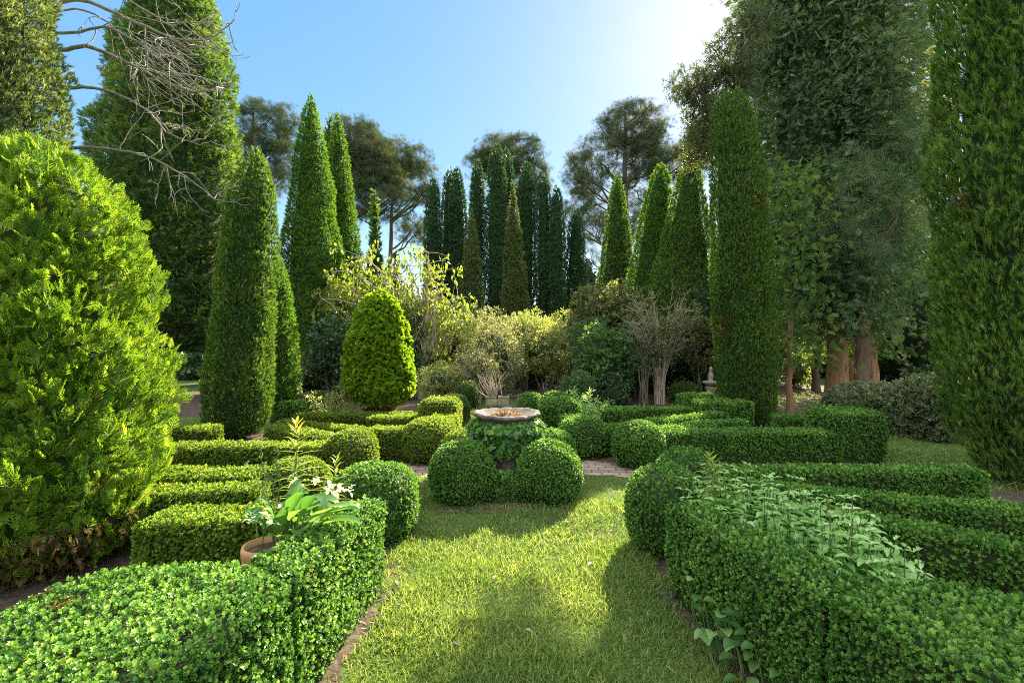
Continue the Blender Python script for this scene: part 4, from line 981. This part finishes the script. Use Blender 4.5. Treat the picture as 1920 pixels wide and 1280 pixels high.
# ================================================================== SHRUBS AND SMALL TREES IN THE MIDDLE
G_SHR = 'shrubs in the middle border'
def S(label, px, py, y, rpx, rpz, depth, s, mat, seed, **k):
    k.setdefault('group', G_SHR)
    return shrub(label, (X(px, y), y, Z(py, y)), (rpx / F * y, depth, rpz / F * y), s, mat, seed, **k)
S("dark dense shrub left of the golden topiary", 625, 655, 13.5, 42, 62, .7, .13, 'shrub_dark', 1)
S("low twiggy pale bush in the dark gap right of the column conifer", 548, 690, 13, 38, 38, .5, .10, 'shrub_olive', 2, core=0, gap=.5, dens=1.0, twig=90, bark='bark_pale')
S("small pale variegated shrub right of the golden topiary", 830, 718, 13, 44, 38, .55, .10, 'shrub_yel', 3, tms=T_CLUST_NARROW)
S("large greyish brown-flecked shrub behind the birdbath", 922, 668, 14.5, 62, 72, .9, .11, 'shrub_var', 4, twig=60, tms=T_CLUST_NARROW, bark='bark_pale')
S("wide yellow-green shrub sprawling behind the birdbath", 1022, 655, 15.5, 62, 52, .9, .13, 'shrub_yel', 5, tms=T_CLUST_NARROW, twig=40)
S("yellowish arching shrub between peach tree and greyish shrub", 872, 632, 17, 72, 50, .8, .13, 'shrub_yel', 6, tms=T_CLUST_NARROW, twig=60, core=.5)
S("tall olive shrub with a sunlit crown right of the far row", 1140, 585, 16.5, 62, 58, 1.0, .15, 'shrub_olive', 7)
S("dark camellia-like shrub under the olive shrub", 1135, 680, 13.5, 62, 66, .8, .13, 'shrub_mid', 8, gap=.34)
S("small round leafy shrub at the foot of the dark camellia-like one", 1082, 728, 12.2, 34, 30, .45, .10, 'shrub_mid', 9)
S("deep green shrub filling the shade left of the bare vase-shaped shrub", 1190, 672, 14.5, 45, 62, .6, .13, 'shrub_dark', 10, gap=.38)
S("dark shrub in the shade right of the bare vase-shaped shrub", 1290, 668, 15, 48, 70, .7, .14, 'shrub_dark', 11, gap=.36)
S("leafy yellow-tipped shrub beneath the tall pointed conifers", 640, 590, 15, 40, 60, .6, .13, 'peach', 12, tms=T_CLUST_NARROW, core=0, gap=.42)
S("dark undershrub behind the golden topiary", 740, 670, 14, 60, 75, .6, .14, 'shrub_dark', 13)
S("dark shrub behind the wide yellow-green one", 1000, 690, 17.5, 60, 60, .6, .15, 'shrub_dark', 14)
S("small bright bush in front of the dark shrubs by the round ball", 1150, 735, 12.8, 30, 28, .4, .09, 'shrub_dark', 15)
S("broad low clipped shrub with brown tips right of the end block", 1630, 765, 9.6, 78, 50, .8, .085, 'shrub_brown', 16, amp=.08, gap=.12, dens=3.2, group='rounded shrubs beside the right cypress', tms=T_CLUST)
S("rounded shrub with a bare brown foot against the massive right cypress", 1730, 775, 8.6, 55, 72, .7, .08, 'shrub_brown', 17, amp=.08, gap=.12, dens=3.2, group='rounded shrubs beside the right cypress', twig=40, tms=T_CLUST)
S("pale yellow-green shrub glimpsed beside the slim orange-brown trunk", 1492, 700, 17.5, 18, 45, .5, .15, 'shrub_yel', 18)
S("arching yellow-green shrub between the greyish shrub and the wide sprawling one", 985, 628, 16.2, 52, 46, .8, .12, 'shrub_yel', 19, tms=T_CLUST_NARROW, twig=70, core=.3, gap=.38)
S("loose grey-flecked bush low behind the birdbath bowl", 895, 700, 13.2, 42, 42, .5, .09, 'shrub_var', 20, tms=T_CLUST_NARROW, twig=60, core=.3, gap=.4, bark='bark_pale')
S("pale lime shrub top showing over the wide yellow-green one", 1060, 622, 17, 44, 40, .7, .12, 'shrub_yel', 21, tms=T_CLUST_NARROW, twig=50, core=.3, gap=.4)
S("fresh green shrub in front of the olive one", 1108, 632, 15, 42, 40, .6, .11, 'shrub_mid', 22, tms=T_CLUST_NARROW, twig=40, core=.4)
S("shadowy shrub with pale leaf tips between bare vase-shaped shrub and column cypress", 1318, 640, 13.6, 30, 60, .5, .11, 'shrub_olive', 23, core=.3, gap=.45, twig=50)
S("dark leafy shrub directly behind the bare vase-shaped shrub", 1238, 690, 15.5, 42, 60, .5, .13, 'shrub_dark', 24, gap=.3)
# background masses
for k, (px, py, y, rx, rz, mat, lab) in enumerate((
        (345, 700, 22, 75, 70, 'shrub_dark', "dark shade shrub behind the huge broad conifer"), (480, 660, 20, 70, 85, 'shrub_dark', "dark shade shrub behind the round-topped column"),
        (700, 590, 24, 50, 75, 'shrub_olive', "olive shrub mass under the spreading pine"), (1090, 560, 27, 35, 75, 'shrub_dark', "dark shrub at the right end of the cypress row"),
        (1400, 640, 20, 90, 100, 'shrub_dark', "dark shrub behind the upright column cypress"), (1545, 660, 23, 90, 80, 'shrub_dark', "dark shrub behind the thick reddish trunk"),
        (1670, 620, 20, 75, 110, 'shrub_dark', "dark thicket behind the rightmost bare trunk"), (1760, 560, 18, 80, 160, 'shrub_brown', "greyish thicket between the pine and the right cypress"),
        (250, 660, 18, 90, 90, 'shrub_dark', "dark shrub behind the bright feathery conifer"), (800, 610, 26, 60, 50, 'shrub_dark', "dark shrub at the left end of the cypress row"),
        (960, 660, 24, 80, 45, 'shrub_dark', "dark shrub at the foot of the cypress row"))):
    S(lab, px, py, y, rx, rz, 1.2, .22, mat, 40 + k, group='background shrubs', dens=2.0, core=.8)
w = MB(); rng = np.random.default_rng(9)
n = 16000; t = rng.uniform(-1.15, 1.25, n); Rr = 40 + rng.normal(size=n) * 1.2; zz = rng.random(n) * (2.6 + 2.2 * vnoise(np.column_stack([t * 40, t * 0, t * 0]), 3.0, 3))
P = np.column_stack([Rr * np.sin(t), Rr * np.cos(t), zz])
spread(w, T_CLUST, P, rng.normal(size=P.shape) + (0, 0, .5), .5, rng)
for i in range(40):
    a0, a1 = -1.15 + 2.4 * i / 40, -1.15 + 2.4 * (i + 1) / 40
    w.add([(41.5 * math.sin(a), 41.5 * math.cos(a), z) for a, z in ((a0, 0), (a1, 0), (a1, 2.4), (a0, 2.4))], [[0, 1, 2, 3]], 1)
tag(w.build('woodland', [M['shrub_dark'], M['inner']]), "far dark undergrowth closing the garden behind all trees", 'woodland', kind='stuff')

# yellow-leaved peach tree with bare branches
def droop_tree():
    rng = np.random.default_rng(70); y = 14.2
    base = np.array((X(790, y), y, 0.0))
    root = thing('peach_tree', base, "small tree with drooping yellow leaves and bare twigs behind the golden topiary", 'tree')
    wb, fb = MB(), MB()
    fork = np.array((X(800, y), y, Z(655, y)))
    wb.tube(curve(base, fork, (-.1, 0, 0), 6, rng, .02), np.linspace(.13, .09, 6), 8)
    ends = [(810, 480), (800, 520), (735, 500), (700, 520), (655, 510), (610, 545), (640, 600), (690, 575), (770, 560), (860, 560), (885, 600), (845, 640), (820, 545), (740, 560), (600, 560), (670, 480), (720, 545), (770, 500)]
    for k, (px, py) in enumerate(ends):
        e = np.array((X(px, y), y + rng.normal() * .5, Z(py, y)))
        c = curve(fork + (0, 0, rng.uniform(-.3, .1)), e, (0, 0, .12 * np.linalg.norm(e - fork)), 8, rng, .05)
        wb.tube(c, np.linspace(.045, .010, 8), 5)
        leafy = k not in (9999,)
        for j in range(26):
            i = rng.integers(2, 8); a = c[i]; q = a + rng.normal(size=3) * (.30, .28, .26) + (0, 0, .05)
            wb.tube(curve(a, q, (0, 0, .04), 4), np.linspace(.010, .005, 4), 3)
            m = 11 if rng.random() < .62 else 1
            P = q + rng.normal(size=(m, 3)) * .10; D = np.tile((0, 0, -1.0), (m, 1)) + rng.normal(size=(m, 3)) * .45
            fb.inst(T_LEAF, P, D, rng.uniform(.10, .17, m) , rng, 0, np.clip(rng.normal(.5, .25, m), 0, 1))
    for j in range(70):   # bare upright shoots
        a = fork + rng.normal(size=3) * (.25, .2, .2); q = a + np.array((rng.normal() * .55 - .1, rng.normal() * .3, rng.uniform(.5, 1.9)))
        wb.tube(curve(a, q, rng.normal(size=3) * .06, 6), np.linspace(.014, .005, 6), 4)
    wb.build('trunk', M['bark_pale'], root); fb.build('crown', M['peach'], root)
droop_tree()

def vase(label, px, y, n, zlo, zhi, wid, mat, seed, leaf=None, r=.012, name='bare_shrub'):
    rng = np.random.default_rng(seed); x = X(px, y)
    root = thing(name, (x, y, 0), label, 'shrub'); b = MB(); f = MB()
    for k in range(n):
        a = rng.random() * 6.28; rr = rng.random() ** .6
        p0 = np.array((x + math.cos(a) * .15 * rr, y + math.sin(a) * .13 * rr, -.02))
        h = rng.uniform(zlo, zhi); q = np.array((x + math.cos(a) * wid * rr, y + math.sin(a) * wid * .7 * rr, h))
        c = curve(p0, q, (-math.cos(a) * wid * .28 * rr, -math.sin(a) * .2 * rr, .1), 8, rng, .02)
        b.tube(c, np.linspace(r * rng.uniform(.7, 1.4), .005, 8), 5)
        for j in range(13):
            i = rng.integers(4, 8); e = c[i] + rng.normal(size=3) * (.16, .14, .12) + np.array((math.cos(a), math.sin(a), 1)) * .12
            b.tube(curve(c[i], e, rng.normal(size=3) * .03, 4), np.linspace(.007, .003, 4), 3)
            if leaf and rng.random() < .5:
                m = 3; f.inst(T_CLUST[0], e + rng.normal(size=(m, 3)) * .06, rng.normal(size=(m, 3)), .09, rng, 0)
    b.build('stems', M[mat], root)
    if leaf: f.build('foliage', M[leaf], root)
vase("bare vase-shaped shrub of many pale stems before the broad conifers", 1238, 13.0, 50, 1.7, 3.0, 1.0, 'bark_pale', 1, 'shrub_olive')
vase("small dark tree with a few greenish stems left of the bare vase-shaped shrub", 1206, 12.8, 9, 1.4, 2.1, .55, 'bark', 2, 'shrub_dark', .035, 'small_tree')

# bare dead tree reaching in from the left
def bare_tree():
    rng = np.random.default_rng(90); y = 7.4
    x0 = X(40, y)
    root = thing('bare_tree', (x0, y, 0), "leafless tree whose grey branches arch across the huge broad conifer", 'tree')
    b = MB(); b.tube(curve((x0, y, -.1), (x0 - .3, y, 8.5), (.2, 0, 0), 10), np.linspace(.17, .07, 10), 10); b.build('trunk', M['deadwood'], root)
    limbs = [([(60, 20), (130, -2), (180, 8), (250, 36), (300, 62), (330, 75), (380, 62), (430, 25)], .034),
             ([(60, 70), (150, 67), (225, 68), (270, 85), (320, 130), (370, 160)], .026), ([(60, 105), (140, 100), (190, 100), (250, 122), (310, 150), (360, 172), (400, 168), (440, 160)], .036),
             ([(60, 185), (150, 171), (200, 172), (262, 193), (300, 232), (330, 262), (375, 272)], .028), ([(60, 290), (165, 278), (230, 286), (290, 300), (340, 325), (400, 372)], .030),
             ([(130, -60), (190, -30), (250, 5), (300, 30), (340, 45), (400, 55)], .022), ([(60, 40), (160, 20), (230, 60), (240, 110), (280, 150), (285, 210)], .016)]
    br = MB()
    for pts, r in limbs:
        p = np.array([(X(a, y) , y + rng.normal() * .12, Z(c, y)) for a, c in pts])
        t = np.linspace(0, 1, len(p)); tt = np.linspace(0, 1, 28)
        q = np.column_stack([np.interp(tt, t, p[:, i]) for i in range(3)])
        for _ in range(3): q[1:-1] = (q[:-2] + q[1:-1] * 2 + q[2:]) / 4
        q[1:-1] += rng.normal(size=(26, 3)) * .006
        br.tube(q, np.linspace(r, r * .22, 28), 7)
        for k in range(11):
            i = int(rng.integers(9, 28)); a = q[i]
            d = unit(q[min(i + 1, 27)] - q[i - 1]) * .6 + np.array((rng.normal() * .6, rng.normal() * .5, rng.normal() * .7))
            L = rng.uniform(.25, 1.0) * (1.15 - .5 * i / 28)
            c = curve(a, a + unit(d) * L, np.array((0, 0, 1)) * rng.normal() * .12 * L + rng.normal(size=3) * .05, 7, rng, .012)
            br.tube(c, np.linspace(r * .38, .0035, 7), 4)
            for j in range(2):
                e = c[int(rng.integers(2, 6))]; br.tube(curve(e, e + unit(d + rng.normal(size=3) * .9) * L * rng.uniform(.2, .5), rng.normal(size=3) * .03, 5), np.linspace(.007, .0028, 5), 3)
    for k in range(60):    # the tangled knot of twigs
        a = np.array((X(rng.uniform(240, 340), y), y + rng.normal() * .25, Z(rng.uniform(50, 140), y)))
        e = a + np.array((rng.uniform(.1, .95), rng.normal() * .3, rng.uniform(-.75, .05)))
        br.tube(curve(a, e, rng.normal(size=3) * .10, 7), np.linspace(.008, .003, 7), 4)
    br.build('branches', M['deadwood'], root)
bare_tree()

# pale slatted fence glimpsed at the left
fx = X(345, 24)
fn = thing('fence', (fx, 24.0, 0), "pale upright-slat fence glimpsed between the left conifers", 'fence')
b = MB()
for k in range(26): b.box(fx - 1.3 + k * .1, fx - 1.3 + k * .1 + .07, 20.0, 20.03, .05, 2.0)
b.build('slats', M['slat'], fn)
b = MB(); b.box(fx - 1.35, fx + 1.35, 20.033, 20.08, .4, .5); b.box(fx - 1.35, fx + 1.35, 20.033, 20.08, 1.5, 1.6); b.build('rails', M['slat'], fn)

# ================================================================== PLANTS NEAR THE VIEWER
px0, py0 = -1.43, 2.80
pot = thing('flower_pot', (px0, py0, 0), "terracotta flower pot with a thick rim behind the bottom left hedge", 'flower pot')
b = MB(); b.lathe([(.001, .0), (.085, .0), (.112, .40), (.116, .46), (.001, .461)], 32, 0, None, (px0, py0, 0)); b.build('body', M['terracotta'], pot, True)
b = MB(); b.lathe([(.118, .43), (.132, .44), (.136, .50), (.132, .52), (.116, .52), (.114, .47)], 32, 0, None, (px0, py0, 0)); b.build('rim', M['terracotta'], pot, True)
b = MB(); b.lathe([(.113, .485), (.001, .495)], 24, 0, None, (px0, py0, 0)); b.build('soil', M['soil'], pot)

def blade_leaf(mb, base, d, L, W, droop, rng, mat=0, rnd=.5, wave=.04, side=None):
    """one large curved leaf with a midrib fold and wavy margin"""
    d = unit(np.array(d, float)); s = unit(np.cross(d, (0, 0, 1.0)) if side is None else side); nrm = np.cross(s, d)
    m = 9; t = np.linspace(0, 1, m); w = W * np.sin(np.pi * np.clip(t * .93 + .05, 0, 1)) ** .7 * (1 - .35 * t)
    ang = t ** 1.4 * droop; cum = np.zeros((m, 3)); seg = L / (m - 1)
    for i in range(1, m):
        dd = d * math.cos(ang[i]) + np.array((0, 0, -1)) * math.sin(ang[i]); cum[i] = cum[i - 1] + unit(dd) * seg
    V = []
    for i in range(m):
        for u in (-1, -.5, 0, .5, 1): V.append(base + cum[i] + s * w[i] * u * .5 + nrm * (abs(u) * w[i] * .18 + (wave * W * math.sin(i * 1.7 + u * 3) if abs(u) == 1 else 0)))
    Fc = [[i * 5 + j, i * 5 + j + 1, i * 5 + j + 6, i * 5 + j + 5] for i in range(m - 1) for j in range(4)]
    mb.add(V, Fc, mat, rnd)

rng = np.random.default_rng(21)
bl = thing('broadleaf_plant', (-1.35, 3.0, 0), "clump of big broad wavy leaves rising behind the bottom left hedge", 'plant')
mb = MB()
cx, cy = -1.42, 2.98
tips = [(560, 905, .10), (600, 935, .16), (660, 945, .22), (690, 935, .10), (545, 960, .2), (590, 975, .25), (500, 985, .12), (480, 935, .12), (610, 905, .1), (640, 920, .15), (670, 962, .2), (520, 1010, .18), (555, 1030, .2), (475, 965, .1), (575, 920, .12), (625, 955, .2), (585, 1010, .16), (540, 925, .12), (535, 985, .2), (565, 950, .2)]
for k, (px, py, W) in enumerate(tips + [(a_ + 14 * (-1) ** i_, b_ + 18, c_ * .7) for i_, (a_, b_, c_) in enumerate(tips)]):
    yy = cy + rng.uniform(-.35, .25); tip = np.array((X(px, yy), yy, Z(py, yy)))
    p0 = np.array((cx + rng.normal() * .05, cy + rng.normal() * .05, .42)); v = tip - p0
    a = p0 + v * .45 + (0, 0, .06)
    mb.tube(curve(p0 - (0, 0, .35), a, (0, 0, .03), 6), np.linspace(.009, .005, 6), 5, 1)
    blade_leaf(mb, a, v + np.array((0, 0, .10)), max(.13, np.linalg.norm(v) * .50), .07 + W * .42, rng.uniform(.5, 1.2), rng, 0, np.clip(rng.normal(.45, .25), 0, 1))
mb.build('leaves', [M['big_leaf'], M['stem']], bl)
wl = MB()
for px, py, yy in ((625, 908, 3.2), (640, 915, 3.2), (655, 918, 3.15), (612, 925, 3.15), (550, 895, 3.2), (560, 915, 3.2), (590, 905, 3.25), (500, 965, 2.8), (505, 975, 2.8), (630, 925, 3.1), (470, 975, 2.75)):
    q = np.array((X(px, yy), yy, Z(py, yy)))
    for k in range(6): blade_leaf(wl, q + rng.normal(size=3) * .015, rng.normal(size=3) + (0, 0, .3), .034, .030, .6, rng, 0, rng.random())
wl.tube(curve((-1.3, 3.1, .1), (X(630, 3.2), 3.2, Z(915, 3.2)), (0, 0, .05), 6), .004, 4, 1); wl.tube(curve((-1.4, 3.1, .1), (X(555, 3.2), 3.2, Z(900, 3.2)), (0, 0, .05), 6), .004, 4, 1); wl.tube(curve((-1.55, 2.9, .1), (X(500, 2.8), 2.8, Z(970, 2.8)), (0, 0, .05), 6), .004, 4, 1)
tag(wl.build('flowering_plant', [M['lily_white'], M['stem']]), "plant with small white blooms among the big broad leaves", 'flowers')

def lily(label, x, y, z1, lean, n, L, mat, seed, z0=.1, tipmat=None, bare=.35):
    rng = np.random.default_rng(seed); root = thing('lily', (x, y, 0), label, 'lily', 'lily stalks')
    p1 = np.array((x + lean[0], y + lean[1], z1)); c = curve((x, y, 0), p1, (0, 0, .0), 14, rng, .004)
    b = MB(); b.tube(c, np.linspace(.009, .004, 14), 6); b.build('stem', M['stem'], root)
    f = MB()
    for k in range(n):
        t = bare + (1 - bare) * k / n; i = t * 13; a = c[int(i)] * (1 - i % 1) + c[min(int(i) + 1, 13)] * (i % 1); th = k * 2.4 + rng.normal() * .2
        up = .25 + 1.5 * max(0, (t - .8)) * 4
        blade_leaf(f, a, (math.cos(th), math.sin(th), up), L * (1.05 - .45 * t) * (1 - .55 * max(0, (t - .8) / .2)) * rng.uniform(.85, 1.1), L * .085, rng.uniform(.5, 1.0) * (1.2 - t * .8), rng, 1 if tipmat and t > .93 else 0, rng.random(), 0)
    f.build('leaves', [M[mat], M[tipmat or mat]], root)
lily("tall lily stalk with a yellow-orange tip above the broad leaves", X(556, 3.35), 3.35, Z(790, 3.35), (.0, 0), 74, .24, 'lily', 1, tipmat='lily_gold', bare=.38)
lily("shorter leaning lily stalk right of the yellow-tipped one", X(596, 3.3), 3.3, Z(855, 3.3), (.13, 0), 56, .19, 'lily', 2, bare=.45)
lily("lily stalk leaning left over the herbs beside the bottom right hedge", 1.62, 3.45, Z(850, 3.45), (-.22, -.05), 56, .22, 'lily', 3, bare=.5)
lily("upright young lily shoot behind the squarish mound", X(1120, 8.0), 8.0, .78, (0, 0), 30, .15, 'lily', 4)
# wispy dark seed stalks beside the lilies
ss = MB()
for px, py in ((480, 840), (500, 862), (515, 850), (575, 850), (465, 870)):
    a = np.array((X(540, 3.2) + rng.normal() * .06, 3.2, .3)); e = np.array((X(px, 3.2), 3.2 + rng.normal() * .1, Z(py, 3.2))); c = curve(a, e, (0, 0, .05), 10, rng, .006); ss.tube(c, np.linspace(.005, .002, 10), 4, 1)
    for q in c[4:]:
        ss.inst(T_CLUST[0], q + rng.normal(size=(2, 3)) * .012, rng.normal(size=(2, 3)), .030, rng, 0)
tag(ss.build('seed_stalks', [M['shrub_mid'], M['bark']]), "wispy leaning seed stalks beside the yellow-tipped lily", 'plant')

# pale herbs beside the bottom right hedge
hb = thing('herb_clump', (1.75, 2.85, 0), "spreading clump of pale green toothed herbs behind the bottom right hedge", 'herb')
mb = MB(); rng = np.random.default_rng(31)
poly = [(1.18, 3.75), (1.55, 3.75), (2.02, 3.38), (2.22, 2.92), (2.12, 2.40), (1.84, 2.22), (1.58, 2.28), (1.40, 2.72), (1.28, 3.2)]
Q = np.array([(1.1, 2.1)]) + rng.random((540, 2)) * (1.3, 1.8); Q = Q[in_poly(Q, ccw(poly))]
for q in Q:
    d_, _ = edge_info(q[None], ccw(poly))
    h = .48 + .26 * min(1, d_[0] / .22) * rng.uniform(.7, 1.1) + .05 * rng.normal()
    top = np.array((q[0] + rng.normal() * .05, q[1] + rng.normal() * .05, h)); c = curve((q[0], q[1], .0), top, (0, 0, 0), 6, rng, .008)
    mb.tube(c, .003, 4, 1)
    for lv in range(4):
        a = c[5] * (1 - lv * .13) + c[0] * lv * .13; th = rng.random() * 3.14 + lv * 1.57
        L = (.048, .080, .098, .098)[lv] * rng.uniform(.8, 1.2)
        for s_ in (0, math.pi):
            blade_leaf(mb, a, (math.cos(th + s_), math.sin(th + s_), .35), L, L * .62, rng.uniform(.4, .9), rng, 0, np.clip(rng.normal(.5, .25) - lv * .03, 0, 1), .05)
mb.build('leaves', [M['lemon'], M['stem']], hb)
# trailing weed
wd = MB(); rng = np.random.default_rng(41)
for k in range(34):
    u = rng.random(); a = np.array((1.10 + .10 * u + rng.normal() * .05 - .04, 2.72 - .42 * u + rng.normal() * .07, rng.uniform(.05, .38) * (1 - .3 * u)))
    wd.tube(curve((a[0] + .05, a[1], 0), a, (0, 0, .03), 5), .003, 4, 1)
    blade_leaf(wd, a, (rng.normal() - .3, -.6 + rng.normal() * .5, .2), rng.uniform(.05, .085), rng.uniform(.055, .08), .8, rng, 0, rng.random(), .02)
tag(wd.build('trailing_weed', [M['big_leaf'], M['stem']]), "round-leaved weed climbing the foot of the bottom right hedge", 'weed')
# feathery yellow-green plant in the left bed, and grassy tufts
def sprout(label, px, y, h, n, mat, seed, w=.35, tm=None, s=.10, name='leafy_plant'):
    rng = np.random.default_rng(seed); x = X(px, y); m = MB()
    for k in range(n):
        e = np.array((x + rng.normal() * w, y + rng.normal() * w * .6, h * rng.uniform(.55, 1.0))); c = curve((x + rng.normal() * .05, y, 0), e, (0, 0, .06), 7, rng, .01)
        m.tube(c, np.linspace(.007, .003, 7), 4, 1)
        for q in c[3:]:
            m.inst((tm or T_CLUST_NARROW)[0], q + rng.normal(size=(3, 3)) * .05, rng.normal(size=(3, 3)) + (0, 0, .3), s, rng, 0)
    return tag(m.build(name, [M[mat], M['stem']]), label, 'plant')
sprout("pale arching leafy plant left of the golden topiary", 633, 9.2, .95, 14, 'shrub_yel', 1)
sprout("pale silvery plant behind the squarish mound", 1085, 8.6, .78, 12, 'lemon', 2, .22)
def tuft(label, px, y, h, n, seed):
    rng = np.random.default_rng(seed); x = X(px, y); m = MB()
    for k in range(n): 
        a = rng.random() * 6.28
        blade_leaf(m, np.array((x + rng.normal() * .06, y + rng.normal() * .05, .0)), (math.cos(a) * .5, math.sin(a) * .5, 1.2), h * rng.uniform(.7, 1.2), .018, 1.6, rng, 0, rng.random(), 0)
    tag(m.build('strappy_plant', M['lily']), label, 'plant')
tuft("strappy leaved plant at the foot of the column conifer", 510, 7.2, .65, 20, 1)
tuft("strappy leaved plant in the slanting hedges behind the lily tip", 592, 7.0, .68, 22, 2)
tuft("dry strappy plant before the golden topiary", 740, 8.8, .5, 30, 3)

# ================================================================== LAWN GRASS
rng = np.random.default_rng(55)
gb = MB()
def grass(n, x0, x1, y0, y1, hs, ws):
    u = rng.random(n); y = y0 * (y1 / y0) ** u           # denser near the viewer
    P = np.column_stack([rng.uniform(x0, x1, n) , y, np.zeros(n)])
    near = np.ones(n)
    for poly in HEDGES:
        p = np.array(poly)
        if p[:, 1].min() > y1 + 1 or p[:, 1].max() < y0 - 1: continue
        ins = in_poly(P[:, :2], poly); d_, _ = edge_info(P[:, :2], poly)
        near = np.where(ins, 0, np.minimum(near, np.clip((d_ - .02) / .13, .05, 1)))
    bed = np.zeros(n, bool)
    for poly in ([(-0.98, 3.45), (-1.0, 2.4), (-1.15, 1.2), (-6, 1.2), (-6, 5.2), (-1.6, 5.2), (-0.95, 4.6)], [(1.06, 3.6), (1.14, 2.8), (1.30, 2.2), (1.5, 1.2), (8, 1.2), (6.5, 5.4), (2.0, 5.3), (1.5, 4.6)],
                 [(.78, 6.12), (1.6, 5.95), (1.85, 6.6), (.9, 7.0)], [(-1.0, 6.05), (-1.75, 5.95), (-1.95, 6.6), (-1.1, 6.8)], [(-5, 5.7), (-1.8, 5.7), (-.95, 7), (-.95, 10), (-6, 11)], [(1.6, 6.3), (4.9, 6.4), (5.4, 9.5), (.8, 9.5), (.8, 7.4)]):
        bed |= in_poly(P[:, :2], ccw(poly))
    v = vnoise(P, .35, 4); v2 = vnoise(P, .12, 5)
    k = (rng.random(n) < near * np.clip(.5 + .9 * v, 0, 1)) & ~bed
    P, v = P[k], v[k]; m = len(P)
    D = np.column_stack([rng.normal(size=(m, 2)) * .75, np.full(m, .8)])
    s = hs * rng.uniform(.45, 1.35, m) * (.6 + .7 * v)
    gb.inst(T_BLADE, P, D, s, rng, 0, np.clip(rng.normal(.42, .36, m), 0, 1))
grass(150000, -1.25, 1.7, 1.5, 4.0, .046, .005)
grass(80000, -2.4, 2.6, 4.0, 7.5, .050, .005)
grass(14000, -1.2, 1.2, 7.5, 14.0, .085, .006)
grass(26000, 4.2, 10.0, 5.0, 16.0, .085, .006)
tag(gb.build('lawn_grass', M['grass']), "short patchy lawn grass on the path between the hedges", 'grass', kind='stuff')
cl = MB(); n = 5200
P = np.column_stack([rng.uniform(-1.3, 1.6, n), rng.uniform(1.6, 5.0, n), rng.uniform(.005, .03, n)])
k = vnoise(P, .5, 14) > .5; P = P[k]
spread(cl, T_CLUST, P, rng.normal(size=P.shape) * .5 + (0, 0, 1), .022, rng)
tag(cl.build('ground_cover', M['shrub_mid']), "small-leaved weeds growing through the lawn", 'ground cover', kind='stuff')

# a few pale leaves dropped on the lawn
rng = np.random.default_rng(61)
for px, py in ((930, 1088), (1108, 1062), (742, 1098), (985, 1190), (1060, 985), (850, 1215)):
    x, y = G(px, py); m = MB()
    blade_leaf(m, np.array((x, y, .035)), (rng.normal(), rng.normal(), .1), .05, .03, .5, rng, 0, rng.random(), .04, None)
    tag(m.build('fallen_leaf', M['ivy_dry']), "small pale fallen leaf lying on the lawn", 'leaf', 'fallen leaves on the lawn')
